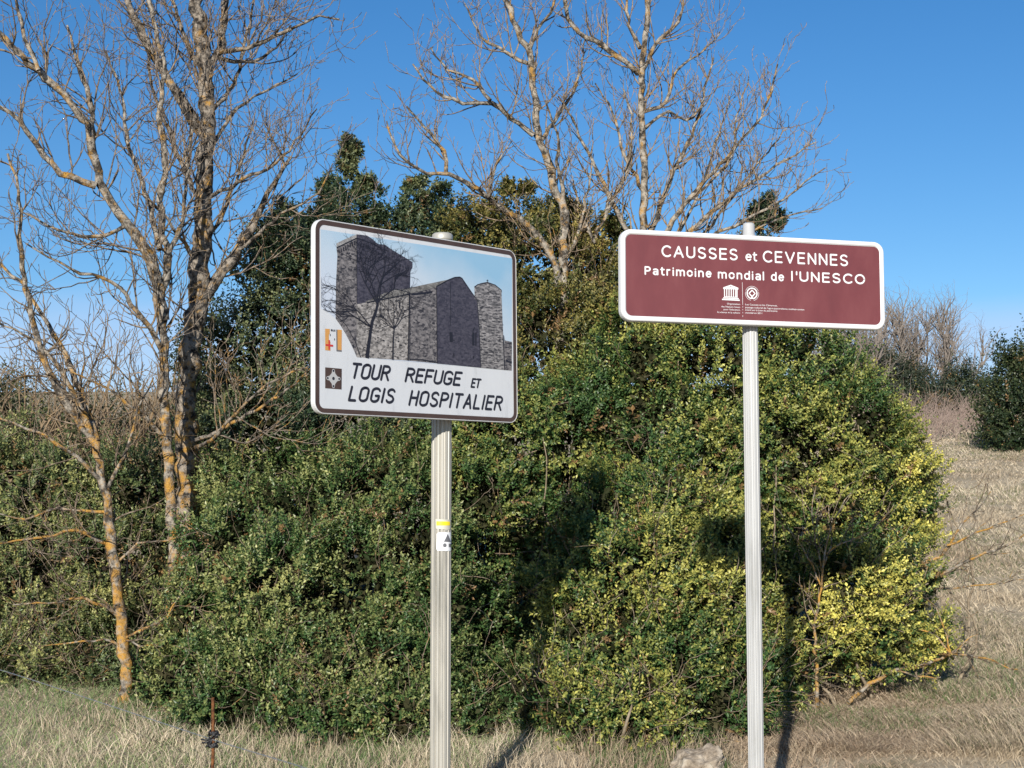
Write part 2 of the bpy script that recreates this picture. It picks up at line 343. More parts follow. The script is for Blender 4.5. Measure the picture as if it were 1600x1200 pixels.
# printed photograph
def stone(name, c0, c1, scale=40, seed=0, blk=1.0):
    c1 = tuple(q * .9 for q in c1)
    m = mat(name, c0, .45, 0, .3); N, L = nodes(m); b = N['Principled BSDF']; tc = N.new('ShaderNodeTexCoord')
    mp = N.new('ShaderNodeMapping'); mp.inputs['Location'].default_value = (seed, seed * .7, 0); mp.inputs['Scale'].default_value = (1, 1.7 * blk, 1); L.new(tc.outputs['Object'], mp.inputs[0])
    v = N.new('ShaderNodeTexVoronoi'); v.inputs['Scale'].default_value = scale * 1.6; v.feature = 'F1'
    n = N.new('ShaderNodeTexNoise'); n.inputs['Scale'].default_value = scale * .9; n.inputs['Detail'].default_value = 8; n.inputs['Roughness'].default_value = .75
    for q in (v, n): L.new(mp.outputs[0], q.inputs['Vector'])
    s = N.new('ShaderNodeSeparateColor'); L.new(v.outputs['Color'], s.inputs[0])
    a = N.new('ShaderNodeMath'); a.operation = 'MULTIPLY_ADD'; L.new(s.outputs[0], a.inputs[0]); a.inputs[1].default_value = .4; L.new(n.outputs['Fac'], a.inputs[2])
    r = N.new('ShaderNodeMapRange'); r.inputs[1].default_value = .45; r.inputs[2].default_value = .95; L.new(a.outputs[0], r.inputs[0])
    mx = N.new('ShaderNodeMix'); mx.data_type = 'RGBA'; L.new(r.outputs[0], mx.inputs[0]); mx.inputs[6].default_value = (*c0, 1); mx.inputs[7].default_value = (*c1, 1)
    L.new(mx.outputs[2], b.inputs['Base Color']); return m
def sky_print():
    m = mat('printed_sky', (.4, .55, .7), .45, 0, .3); N, L = nodes(m); b = N['Principled BSDF']; tc = N.new('ShaderNodeTexCoord')
    s = N.new('ShaderNodeSeparateXYZ'); L.new(tc.outputs['Object'], s.inputs[0])
    n = N.new('ShaderNodeTexNoise'); n.inputs['Scale'].default_value = 2.2; n.inputs['Detail'].default_value = 4; L.new(tc.outputs['Object'], n.inputs['Vector'])
    a = N.new('ShaderNodeMath'); a.operation = 'MULTIPLY_ADD'; L.new(s.outputs[1], a.inputs[0]); a.inputs[1].default_value = 1.5; a.inputs[2].default_value = -.33
    a2 = N.new('ShaderNodeMath'); a2.operation = 'MULTIPLY_ADD'; L.new(s.outputs[0], a2.inputs[0]); a2.inputs[1].default_value = .35; L.new(a.outputs[0], a2.inputs[2])
    a3 = N.new('ShaderNodeMath'); a3.operation = 'MULTIPLY_ADD'; L.new(n.outputs['Fac'], a3.inputs[0]); a3.inputs[1].default_value = .9; L.new(a2.outputs[0], a3.inputs[2])
    cr = N.new('ShaderNodeValToRGB'); e = cr.color_ramp.elements; e[0].position = .1; e[0].color = (.50, .55, .64, 1); e[1].position = .85; e[1].color = (.24, .42, .58, 1)
    el = e.new(.45); el.color = (.44, .53, .62, 1); L.new(a3.outputs[0], cr.inputs[0]); L.new(cr.outputs[0], b.inputs['Base Color']); return m
M_st_dark = stone('print_shaded_stone', (.028, .027, .042), (.085, .08, .105), 45)
M_st_mid = stone('print_grey_stone', (.02, .02, .028), (.26, .24, .24), 42, 3)
M_st_lit = stone('print_light_stone', (.07, .065, .065), (.46, .43, .41), 38, 5)
M_st_round = stone('print_coursed_stone', (.03, .03, .035), (.36, .34, .34), 32, 9, 1.5)
M_roofp = stone('print_roof', (.09, .085, .08), (.25, .24, .23), 30, 11)
M_edge_dark = mat('print_dark', (.012, .012, .02), .5); M_edge_lit = stone('print_cornice', (.2, .19, .19), (.42, .41, .4), 60, 2)
def up(lst): return [uvA(x, y) for x, y in lst]
A0 = [(105, 97), (1131, 253), (1128, 853), (300, 782), (285, 748), (262, 700), (235, 650), (212, 612), (185, 575), (150, 545), (107, 521)]
poly('printed_sky', up(A0), .0006, sky_print(), panA)
Z = .0009
poly('printed_wall', up([(186, 480), (298, 470), (440, 430), (590, 410), (600, 430), (582, 801), (300, 782), (285, 748), (262, 700), (235, 650), (212, 612), (186, 576)]), Z, M_st_lit, panA)
poly('printed_wall', up([(580, 440), (732, 396), (737, 816), (580, 801)]), Z + .0002, M_st_mid, panA)
poly('printed_tower_side', up([(190, 200), (298, 148), (298, 780), (285, 748), (262, 700), (235, 650), (212, 612), (186, 576), (187, 400), (195, 235)]), Z + .0004, M_st_mid, panA)
poly('printed_tower_front', up([(298, 124), (352, 130), (382, 148), (402, 168), (415, 176), (450, 180), (478, 200), (500, 214), (597, 272), (597, 300), (586, 322), (584, 412), (500, 420), (440, 448), (350, 488), (300, 498)]), Z + .0006, M_st_dark, panA)
poly('printed_cornice', up([(190, 172), (240, 148), (298, 124), (298, 142), (190, 196)]), Z + .0008, M_edge_lit, panA)
poly('printed_roof', up([(450, 438), (590, 408), (716, 382), (790, 366), (722, 408), (590, 440), (450, 468), (340, 492), (350, 482)]), Z + .0008, M_roofp, panA)
poly('printed_gable', up([(724, 404), (790, 368), (822, 355), (850, 353), (862, 360), (885, 396), (915, 438), (945, 480), (962, 838), (730, 816)]), Z + .001, M_st_dark, panA)
poly('printed_far_house', up([(1088, 664), (1092, 692), (1129, 700), (1128, 853), (1088, 850)]), Z + .001, M_st_mid, panA)
poly('printed_round_tower', up([(928, 402), (960, 386), (998, 378), (1040, 394), (1073, 420), (1076, 520), (1084, 700), (1090, 850), (962, 838), (955, 640), (943, 480), (930, 468)]), Z + .0012, M_st_round, panA)
ln = []
def pl(pts, w): ln.append((up(pts), w * .0016))
pl([(928, 408), (945, 394), (998, 382), (1040, 396), (1073, 424), (1073, 434)], 3.2); pl([(998, 380), (998, 366)], 2); pl([(993, 371), (1003, 372)], 2)
pl([(724, 404), (790, 368), (822, 355), (850, 353), (862, 360), (915, 438), (945, 480)], 3.5); pl([(725, 404), (730, 816)], 3); pl([(298, 126), (298, 490)], 1.8)
pl([(800, 378), (799, 480), (802, 560), (800, 612)], 2.4); pl([(590, 446), (650, 440), (702, 432)], 6); pl([(352, 490), (450, 470), (590, 442)], 3.4)
pl([(190, 196), (298, 144)], 3); pl([(298, 144), (380, 172), (430, 200)], 3); pl([(1082, 664), (1086, 760), (1090, 850)], 4.5)
pl([(943, 478), (955, 640), (962, 838)], 3); pl([(1092, 704), (1128, 712)], 3); pl([(1092, 728), (1128, 734)], 2.5); pl([(1096, 800), (1128, 812)], 7)
pl([(580, 792), (650, 796), (722, 808)], 3); pl([(582, 440), (581, 800)], 2.5)
pl([(918, 720), (918, 660), (922, 636), (930, 622)], 3.4); pl([(924, 650), (924, 720)], 7); pl([(936, 650), (936, 722)], 6)
for k in range(8): pl([(202 + k * 12, 205 - k * 6.6), (203 + k * 12, 226 - k * 6.6)], 3.6)
for x, y in ((320, 175), (332, 182), (352, 188), (368, 196), (385, 200), (400, 210), (415, 222), (430, 228), (455, 238), (470, 244), (530, 285), (545, 290), (560, 297), (575, 303)): pl([(x, y), (x + 1, y + 13)], 4)
pl([(803, 648), (804, 702)], 14); pl([(812, 690), (822, 692)], 3); pl([(818, 760), (818, 778)], 5); pl([(924, 775), (923, 790)], 6); pl([(527, 488), (527, 520)], 5); pl([(985, 684), (978, 688)], 5)
ribbons('printed_outline', ln, Z + .0015, M_edge_dark, panA, caps=False)
ln = []
for y in range(446, 836, 15):
    x = 948 + (y - 446) * .03
    while x < 1066:
        w_ = random.uniform(8, 24); yy = y - 6 * (1 - ((x - 1010) / 62.0) ** 2) + random.uniform(-2, 2)
        if random.random() < .7: pl([(x, yy), (x + w_, yy + 1)], random.uniform(1, 1.9))
        x += w_ + random.uniform(3, 10)
for k in range(170):
    x, y = random.uniform(200, 575), random.uniform(500, 780)
    if y < 560 + (x - 190) * 2.0 and y < 790 and x > 300 or (x < 290 and 230 < y < 560): pl([(x, y), (x + random.uniform(4, 12), y + random.uniform(-3, 3))], random.uniform(1, 2))
ribbons('printed_stone_joints', ln, Z + .0018, M_edge_dark, panA, caps=False)['kind'] = 'stuff'
tr = []
def tree2(x, y, a, L, w, lev):
    pts = [(x, y)]; n = 5
    for _ in range(n):
        x += math.sin(a) * L / n; y -= math.cos(a) * L / n; a += random.gauss(0, .12); pts.append((x, y))
    pts = [(max(108, min(px, 1100)), py) for px, py in pts]
    ok = [p for p in pts if not (p[0] < 300 and p[1] > 521 + (p[0] - 107) * .7 + max(0, p[0] - 185) * .75)]
    if len(ok) == len(pts): tr.append((up(pts), np.linspace(w, w * .55, n + 1) * .0012))
    if lev:
        for _ in range(3 if lev > 1 else 2):
            k = random.randint(2, n); tree2(*pts[k], a + random.choice((-1, 1)) * random.uniform(.3, .85), L * random.uniform(.5, .8), w * .55, lev - 1)
def trunk2(pts, ws): tr.append((up(pts), np.array(ws) * .001))
trunk2([(352, 786), (360, 720), (370, 650), (380, 590), (402, 530), (410, 490)], [24, 20, 17, 17, 15, 13])
trunk2([(490, 796), (492, 700), (497, 630)], [9, 8, 7]); trunk2([(572, 800), (574, 700), (576, 560), (578, 430)], [9, 6, 4, 3])
trunk2([(318, 782), (290, 700), (240, 610), (190, 560)], [5, 4, 3, 2])
for a, L in ((-.75, 150), (-.5, 210), (-.2, 190), (.1, 180), (.4, 170), (.7, 120), (-1.1, 170)): tree2(405 if a > -.7 else 375, 495 if a > -.7 else 620, a, L, 6.5, 4)
for a, L in ((-.7, 110), (-.3, 120), (0, 140), (.35, 130), (.7, 110), (-1.0, 90)): tree2(497, 630, a, L, 4, 3)
for x, y in ((250, 480), (200, 430), (210, 560)): tree2(x, y, -.9, 100, 3, 3)
for x in range(400, 600, 22): tree2(x, 190 + max(0, (x - 400)) * .42, random.uniform(-.2, .3), 34, 1.6, 1)
ribbons('printed_trees', tr, Z + .0022, M_edge_dark, panA, caps=False)
# lettering
def wA(txt, x0, y0b, x1, y0t, w=.0135, slant=.13):
    a = uvA(x0, y0b); t = uvA(x0, y0t); b = uvA(x1, y0b + (x1 - x0) * .07)
    for_c = word(txt, a[0], b[0], a[1], t[1] - a[1], w, slant); return for_c
def letters(txt, x0, yb, x1, yt, w=.0135, slant=.3, gap=.2):
    a = uvA(x0, yb); t = uvA(x0, yt); b = uvA(x1, yb); h = t[1] - a[1]
    tot = sum(GL[c][0] for c in txt) + gap * (len(txt) - 1); sx = (b[0] - a[0] - slant * h) / tot; cur = 0
    for c in txt:
        st = [([(a[0] + (cur + px) * sx + slant * h * py, a[1] + h * py) for px, py in s], w) for s in GL[c][1]]
        ribbons('letter', st, .0012, M_ink, panA); cur += GL[c][0] + gap
letters('TOUR', 266, 890, 482, 816); letters('REFUGE', 560, 910, 862, 842); letters('ET', 912, 941, 964, 898, .0105)
letters('LOGIS', 257, 1012, 506, 940, gap=.26); letters('HOSPITALIER', 580, 1036, 1083, 963, gap=.24)
# corner emblems
poly('emblem_square', up([(130, 836), (219, 844), (218, 955), (130, 948)]), .0008, M_brown, panA)
c = uvA(174, 896); ex = uvA(212, 898)[0] - c[0]; ey = uvA(175, 845)[1] - c[1]
star = []
for k in range(4):
    a0 = k * 90
    for a in (-70, -35, 0, 35, 70):
        cx, cy = math.cos(math.radians(a0)), math.sin(math.radians(a0)); star.append((c[0] + ex * (.8 * cx + .2 * math.cos(math.radians(a0 + a))), c[1] + ey * (.8 * cy + .2 * math.sin(math.radians(a0 + a)))))
    for f, q in ((.62, 22), (.56, 45), (.62, 68)):
        star.append((c[0] + ex * f * math.cos(math.radians(a0 + q)), c[1] + ey * f * math.sin(math.radians(a0 + q))))
poly('emblem_cross', star, .0012, mat('grey_print', (.42, .42, .42), .5), panA)
def disc2(cx, cy, r, n=12): return [(cx + r * math.cos(2 * math.pi * k / n), cy + r * math.sin(2 * math.pi * k / n)) for k in range(n)]
for dx, dy in ((0, 0), (.8, 0), (-.8, 0), (0, .8), (0, -.8)): poly('emblem_dot', disc2(c[0] + dx * ex, c[1] + dy * ey, .0055 if dx or dy else .008), .0016, M_ink, panA)
poly('emblem_panel', up([(130, 629), (155, 631), (154, 658), (150, 660), (150, 690), (158, 700), (158, 748), (130, 744)]), .0008, M_orange, panA)
poly('emblem_panel', up([(190, 634), (219, 636), (218, 753), (193, 750)]), .0008, M_orange, panA)
poly('emblem_shadow', up([(189, 634), (195, 634), (196, 742), (218, 745), (218, 753), (190, 750)]), .0012, M_grey, panA)
ribbons('emblem_red_cross', [(up([(151, 690), (151, 742)]), .009), (up([(132, 716), (172, 721)]), .009)], .0014, M_red, panA, caps=False)
for x, y, w in ((164, 637, 8), (172, 639, 5), (181, 639, 6), (157, 663, 4), (180, 686, 4)): ribbons('emblem_mark', [(up([(x, y - 5), (x, y + 6)]), w * .001)], .0012, M_ink, panA, caps=False)
# stickers on the post
def on_post(px, py, pp): p = at(px, py, pp.y - RA); return p
def patch(name, pxs, r, m, pp, parent, z0):
    pts = []
    for px, py in pxs:
        q = at(px, py, pp.y - r * .8); dx = max(-.98, min(.98, (q.x - pp.x) / r)); pts.append((math.asin(dx) * r, q.z - z0))
    return wrap_patch(name, pts, r, m, parent)
rz = RA + .0006
patch('yellow_stripe', [(682, 814.5), (703, 815), (703, 821), (682, 821)], rz + .001, M_yel, pA, postA, zA)
patch('pale_paint_patch', [(680.5, 811), (704, 812), (704, 826), (700, 828), (681, 826)], rz, M_paint, pA, postA, zA)
stk = patch('sticker', [(682.5, 834), (686, 831.5), (705, 832), (705.6, 858), (704, 861), (684, 860.5), (682, 858)], rz, M_stick, pA, postA, zA)
for nm, pts in (('sticker_triangle', [(693.5, 846.5), (704, 847), (699.6, 834)]), ('sticker_dot', [(695 + 2.9 * math.cos(t), 852 + 3.3 * math.sin(t)) for t in np.linspace(0, 5.9, 12)]), ('sticker_dot', [(701, 849.5), (704.8, 849.5), (704.8, 855), (701, 855)])):
    patch(nm, pts, rz + .0008, M_grey, pA, postA, zA)

XH = .74
def bowl(cx, rx, a0, a1, n=14, cy=XH / 2, ry=XH / 2): return arc(cx, cy, rx, ry, a0, a1, n)
GB = {'C': (.66, [arc(.40, .5, .40, .5, 48, 312, 18)]), 'A': (.72, [seg((0, 0), (.36, 1)), seg((.36, 1), (.72, 0)), seg((.13, .34), (.59, .34))]),
      'U': (.62, [[(0, 1), (0, .9)] + arc(.31, .31, .31, .31, 180, 360, 14) + [(.62, .9), (.62, 1)]]),
      'S': (.56, [arc(.28, .745, .27, .255, 32, 180, 9) + [(.02, .68), (.07, .59), (.2, .53), (.38, .47), (.5, .4), (.555, .3)] + arc(.28, .255, .28, .255, 0, -152, 10)]),
      'E': (.52, [seg((.52, 1), (0, 1)), seg((0, 1), (0, 0)), seg((0, 0), (.52, 0)), seg((0, .53), (.48, .53))]),
      'V': (.7, [seg((0, 1), (.35, 0)), seg((.35, 0), (.7, 1))]), 'N': (.6, [seg((0, 0), (0, 1)), seg((0, 1), (.6, 0)), seg((.6, 0), (.6, 1))]),
      'O': (.76, [arc(.38, .5, .38, .5, 0, 360, 28)]), 'P': (.52, [seg((0, 0), (0, 1)), [(0, 1), (.05, 1), (.22, 1)] + arc(.24, .73, .28, .27, 90, -90, 10) + [(.05, .46), (0, .46)]]),
      'e': (.5, [seg((.02, .40), (.5, .40)), bowl(.26, .25, 8, 320, 18)]), 't': (.32, [[(.12, .98), (.12, .9), (.12, .2), (.15, .06), (.24, 0), (.33, 0)], seg((0, XH), (.33, XH))]),
      'a': (.46, [[(.04, XH - .06)] + arc(.24, XH - .2, .22, .2, 110, 0, 7) + [(.46, .3), (.46, .02), (.46, 0)], arc(.22, .2, .21, .2, 60, 330, 14), seg((.3, .40), (.46, .40))]),
      'r': (.3, [seg((0, XH), (0, 0)), arc(.22, XH - .24, .22, .24, 180, 75, 7)]), 'i': (.02, [seg((0, XH - .04), (0, 0)), [(0, .985), (0, 1.0)]]),
      'm': (.82, [seg((0, XH), (0, 0)), arc(.2, XH - .2, .2, .2, 170, 0, 9) + [(.41, .05), (.41, 0)], arc(.62, XH - .2, .2, .2, 170, 0, 9) + [(.82, .05), (.82, 0)]]),
      'o': (.52, [bowl(.26, .26, 0, 360, 22)]), 'n': (.46, [seg((0, XH), (0, 0)), arc(.23, XH - .23, .23, .23, 170, 0, 9) + [(.46, .05), (.46, 0)]]),
      'd': (.5, [seg((.5, 1.04), (.5, 0)), bowl(.25, .25, 30, 330, 16)]), 'l': (.02, [seg((0, 1.04), (0, 0))]), "'": (.02, [seg((0, 1.02), (0, .72))])}
# ================= heritage sign (maroon)
MB, WB = panel_frame(971, 1381, 358, 500, 379.6, 515.1, .42); HB = .42
uvB = make_uv(MB, (950, 330, 3.5556)); RB = .036
pB = post_axis(1172.5, MB, .05, RB)
signB = thing('heritage_sign', 'long maroon sign with white border and white lettering on a thin white grooved post', 'sign', (pB.x, pB.y, gz(pB.x, pB.y)))
zB = signB.location.z
topB = at(1170, 349, pB.y).z - zB
postB = fluted_post('post', RB, -.4, topB - .09, M_aluW, signB, n=13, depth=.12)
lathe('post_cap', [(RB + .002, topB - .1), (RB + .002, topB - .065), (RB - .007, topB - .055), (RB - .008, topB - .008), (RB - .012, topB)], M_aluW, postB)
panB = add_panel(signB, MB, WB, HB, M_maroon, .045)
ringsB = [ring3(WB - .01, HB - .01, .045, -.04), ring3(WB, HB, .05, -.04), ring3(WB + .006, HB + .006, .052, -.034), ring3(WB + .006, HB + .006, .052, -.004), ring3(WB + .001, HB + .001, .05, .003), ring3(WB - .008, HB - .008, .046, .006), ring3(WB - .03, HB - .03, .036, .006), ring3(WB - .042, HB - .042, .03, .0008)]
loft_rings('white_frame', ringsB, M_wink, panB, loop=True)
for zz in (.11, -.11):
    loft_rings('mounting_rail', [[(x, y, z) for x, y in ((-WB / 2 + .06, zz - .018), (WB / 2 - .06, zz - .018), (WB / 2 - .06, zz + .018), (-WB / 2 + .06, zz + .018))] for z in (-.05, -.0255)], M_back, panB)
def fB(txt, x0, yb, x1, ytop, xh=1.0, bold=.012, **k):
    a = uvB(x0, yb); t = uvB(x0, ytop); b = uvB(x1, yb)
    font_word(panB, txt, a[0], b[0], a[1], (t[1] - a[1]) * xh, M_wink, bold=bold, **k)
def lB(txt, x0, yb, x1, ytop, w=.0072, gap=.36):
    a = uvB(x0, yb); t = uvB(x0, ytop); b = uvB(x1, yb); h = t[1] - a[1]
    tot = sum(GB[c][0] for c in txt) + gap * (len(txt) - 1); sx = (b[0] - a[0] - w) / tot; cur = 0
    for c in txt:
        ribbons('letter', [([(a[0] + w / 2 + (cur + px) * sx, a[1] + w / 2 + (h - w) * py) for px, py in st], w) for st in GB[c][1]], .0008, M_wink, panB)
        cur += GB[c][0] + gap
lB('CAUSSES', 297, 254, 720, 188, .0082); lB('et', 763, 276, 828, 224, .0072, .24); lB('CEVENNES', 860, 284, 1333, 218, .0082)
lB('Patrimoine', 203, 353, 575, 305); lB('mondial', 610, 374, 868, 325); lB('de', 905, 387, 978, 338); lB("l'", 1018, 389, 1053, 333, .0076, .6); lB('UNESCO', 1064, 391, 1428, 334, .0082)
zb = lambda x, y: (x / 2.25 + 462.2, y / 2.25 + 355.5)       # coordinates of the closer view
def fb2(txt, x0, yb, x1): a = zb(x0, yb); b = zb(x1, yb); fB(txt, a[0], a[1], b[0], a[1] - 9.5, bold=.0, name='small_print')
for t, x0, y, x1 in (('Organisation', 447, 366, 610), ('des Nations Unies', 376, 401, 610), ("pour l'\u00e9ducation,", 405, 436, 613), ('la science et la culture', 326, 470, 610),
                     ('Les Causses et les C\u00e9vennes,', 676, 375, 1076), ("paysage culturel de l'agro-pastoralisme m\u00e9diterran\u00e9en", 676, 411, 1412),
                     ('inscrit sur la Liste du patrimoine', 676, 443, 1076), ('mondial en 2011', 676, 478, 886)): fb2(t, x0, y, x1)
ub = lambda lst: [uvB(*zb(x, y)) for x, y in lst]
poly('temple_pediment', ub([(400, 152), (493, 120), (588, 158), (588, 180), (400, 172)]), .0008, M_wink, panB)
poly('temple_tympanum', ub([(462, 148), (493, 140), (524, 151)]), .0012, M_maroon, panB)
for x in (410, 438, 466, 494, 522, 550, 566): poly('temple_column', ub([(x, 172 + (x - 400) * .04), (x + 12, 172 + (x - 400) * .04), (x + 12, 268 + (x - 400) * .04), (x, 268 + (x - 400) * .04)]), .0008, M_wink, panB)
for a, b_ in (((410, 264, 580, 272), 9), ((398, 277, 594, 287), 13), ((384, 294, 606, 306), 16)):
    x0, y0, x1, y1 = a; poly('temple_step', ub([(x0, y0), (x1, y1), (x1, y1 + b_), (x0, y0 + b_)]), .0009, M_wink, panB)
ribbons('divider_line', [(ub([(638, 90), (641, 250), (643, 372)]), .0016)] + [(ub([(644, y), (644, y + d)]), .0016) for y, d in ((388, 16), (424, 14), (462, 14), (500, 22))], .0008, M_wink, panB, caps=False)
ce = uvB(*zb(760, 228)); rx = abs(uvB(*zb(845, 230))[0] - ce[0]); ry = abs(uvB(*zb(760, 137))[1] - ce[1])
def el(f, a0, a1, w, n=40): return ([(ce[0] + rx * f * math.cos(math.radians(a0 + (a1 - a0) * k / n)), ce[1] + ry * f * math.sin(math.radians(a0 + (a1 - a0) * k / n))) for k in range(n + 1)], w)
ribbons('ring_emblem', [el(.72, -80, 260, .006), el(.98, 20, 160, .0016), el(.98, 168, 258, .0016), el(.98, 282, 372, .0016), ([(ce[0] + rx * .44 * a, ce[1] + ry * .44 * b) for a, b in ((0, -1), (-.5, -.5), (-1, 0), (-.5, .5), (0, 1), (.5, .5), (1, 0), (.5, -.5), (0, -1))], .006),
    ([(ce[0] - rx * .06, ce[1] - ry * .42), (ce[0] - rx * .06, ce[1] - ry * .75)], .0045), ([(ce[0] + rx * .06, ce[1] - ry * .42), (ce[0] + rx * .06, ce[1] - ry * .75)], .0045)], .0008, M_wink, panB, caps=False)
# ------------------------------------------------------------------ bare trees
def perp(d):
    v = Vector((random.gauss(0, 1), random.gauss(0, 1), random.gauss(0, 1))); v -= d * v.dot(d); return v.normalized()
def grow(p, d, L, r, lev, out, up=.1, kink=.2, dens=1.0):
    step = .055 if L > .25 else .035; n = max(3, int(L / step)); step = L / n
    P = [tuple(p)]; R = [r]; q = Vector(p); d = Vector(d).normalized(); dirs = [d.copy()]
    for i in range(n):
        d = (d + Vector((random.gauss(0, kink), random.gauss(0, kink), random.gauss(0, kink) + up))).normalized()
        q = q + d * step; P.append(tuple(q)); R.append(max(.0024, r * (1 - .62 * (i + 1) / n)) * random.uniform(.9, 1.15)); dirs.append(d.copy())
    out.append((P, R))
    if lev > 0 and L > .1:
        k = max(2, int(L / .10 * dens))
        for j in range(k):
            t = random.uniform(.15, 1) if j else 1.0
            i = min(n, int(t * n)); a = math.radians(random.uniform(28, 62)); c = perp(dirs[i])
            nd = dirs[i] * math.cos(a) + c * math.sin(a)
            grow(P[i], nd, L * random.uniform(.3, .62) * (1.15 - .4 * t), R[i] * .68, lev - 1, out, up, kink, dens)
def bare_tree(name, label, cat, trunks, limbs, lev=2, side=.6, every=.12, bmat=None, tmat=None, sides=10, dens=1.0, group=None, up=.12):
    t0 = trunks[0]; b = at(*t0[0][0]); root = (b.x, b.y, gz(b.x, b.y)); T = thing(name, label, cat, root, group)
    bmat = bmat or M_bark; tmat = tmat or M_twig; tw = []
    def P3(pts, D): return [at(p[0], p[1], p[2] if len(p) > 2 else D) for p in pts]
    def one(nm, pts, r0, r1, spawn, side, base=False):
        D = pts[0][2] if len(pts[0]) > 2 else 12
        W3 = P3(pts, D)
        if base: W3 = [Vector((W3[0].x, W3[0].y, gz(W3[0].x, W3[0].y) - .1))] + W3
        P = smooth_path(W3, .07, .006 + .1 * r1); n = len(P); R = np.linspace(r0, r1, n) * (1 + .07 * rng.normal(size=n))
        V, Fc = tubes([(P, R)], sides if nm == 'trunk' else 7, .07)
        link(nm, npmesh(nm, V, Fc, smooth=True, off=root), bmat, T)
        L = np.linalg.norm(P[-1] - P[0]); k = int(L / every * spawn)
        for j in range(k):
            t = random.uniform(.12 if nm != 'trunk' else .35, 1) if j else 1.0
            i = min(n - 2, int(t * (n - 1))); d = Vector(P[i + 1] - P[i]).normalized(); a = math.radians(random.uniform(30, 70)); c = perp(d)
            nd = d * math.cos(a) + c * math.sin(a); nd.y *= .7
            grow(P[i], nd, side * random.uniform(.35, 1.35) * (1.15 - .4 * t), min(R[i] * .5, .009), lev, tw, up, .17 if up < .15 else .12, dens)
    for pts, r0, r1 in trunks: one('trunk', pts, r0, r1, .5, side, True)
    for pts, r0, r1 in limbs: one('branch', pts, r0, r1, 1.25, side * .85)
    V, Fc = tubes(tw, 3)
    o = link('twigs', npmesh('twigs', V, Fc, smooth=True, off=root), tmat, T, kind='stuff')
    return T
def dd(pts, D, spread=0):
    n = len(pts); return [(p[0], p[1], D + spread * i / max(1, n - 1)) for i, p in enumerate(pts)]
bare_tree('bare_tree', 'tallest bare tree with thick lichen-spotted trunk, its top out of the picture', 'tree',
 [(dd([(296, 960), (292, 880), (296, 760), (290, 640), (300, 540), (312, 450), (318, 330), (322, 250), (325, 180), (320, 110), (312, 50), (300, -50)], 11.6), .11, .05)],
 [(dd([(316, 470), (365, 400), (400, 345), (420, 300), (455, 245)], 11.6, .3), .05, .012), (dd([(314, 205), (280, 150), (248, 100), (215, 40), (180, -40)], 11.6, -.3), .045, .02),
  (dd([(325, 100), (345, 75), (352, 10), (358, -50)], 11.6, .3), .035, .02), (dd([(340, 82), (400, 70), (460, 45), (500, 25), (530, 30)], 11.6, -.4), .022, .006),
  (dd([(340, 90), (380, 97), (425, 80), (455, 40)], 11.6, .4), .018, .006), (dd([(322, 245), (370, 170), (420, 140), (465, 115)], 11.6, .4), .018, .005),
  (dd([(322, 310), (380, 280), (430, 255), (470, 210), (495, 170)], 11.6, -.5), .018, .005), (dd([(360, 400), (395, 375), (440, 335), (500, 300), (520, 255)], 11.7, -.3), .016, .005),
  (dd([(300, 690), (350, 670), (400, 640), (450, 610), (500, 560)], 11.55, -.6), .018, .005), (dd([(302, 700), (330, 685), (365, 650), (420, 600), (480, 575)], 11.5, -.8), .016, .005),
  (dd([(318, 330), (290, 270), (262, 200), (235, 120), (225, 40)], 11.6, .5), .022, .008), (dd([(320, 380), (350, 330), (372, 270), (395, 190)], 11.6, .5), .018, .006),
  (dd([(312, 420), (280, 370), (250, 330), (215, 300)], 11.6, -.4), .018, .005), (dd([(324, 180), (365, 130), (385, 60), (400, -20)], 11.6, .5), .02, .007),
  (dd([(320, 120), (290, 60), (270, 0), (265, -40)], 11.6, .2), .022, .01)], lev=2, side=.8, every=.13)
bare_tree('bare_tree', 'slender orange-lichened bare tree just beside the thickest trunk, one long limb sweeping outward', 'tree',
 [(dd([(272, 900), (268, 800), (262, 700), (255, 620), (258, 540), (252, 470), (262, 400), (250, 330), (258, 250), (250, 180), (255, 100), (240, 30), (225, -40)], 11.1), .052, .012)],
 [(dd([(256, 500), (240, 420), (200, 350), (165, 300), (143, 235), (138, 200), (100, 150), (60, 110), (20, 75), (-20, 30)], 11.1, -.5), .045, .02),
  (dd([(150, 290), (110, 278), (70, 245), (45, 205), (15, 175), (-20, 165)], 10.9, -.3), .028, .012), (dd([(143, 225), (140, 150), (120, 95), (105, 40)], 10.9, .3), .025, .008),
  (dd([(250, 390), (228, 300), (200, 220), (190, 150), (165, 80)], 11.1, .4), .022, .007), (dd([(262, 400), (285, 345), (290, 280), (300, 200)], 11.1, .2), .02, .007),
  (dd([(258, 560), (225, 500), (175, 440), (110, 420), (40, 380)], 11.1, -.5), .022, .006), (dd([(262, 690), (225, 650), (170, 610), (110, 580)], 11.1, -.5), .018, .005),
  (dd([(60, 110), (40, 60), (25, 0)], 10.6, 0), .018, .01), (dd([(200, 350), (150, 370), (90, 360), (30, 330)], 11, -.3), .018, .005)], lev=2, side=.72, every=.13, bmat=M_barkT)
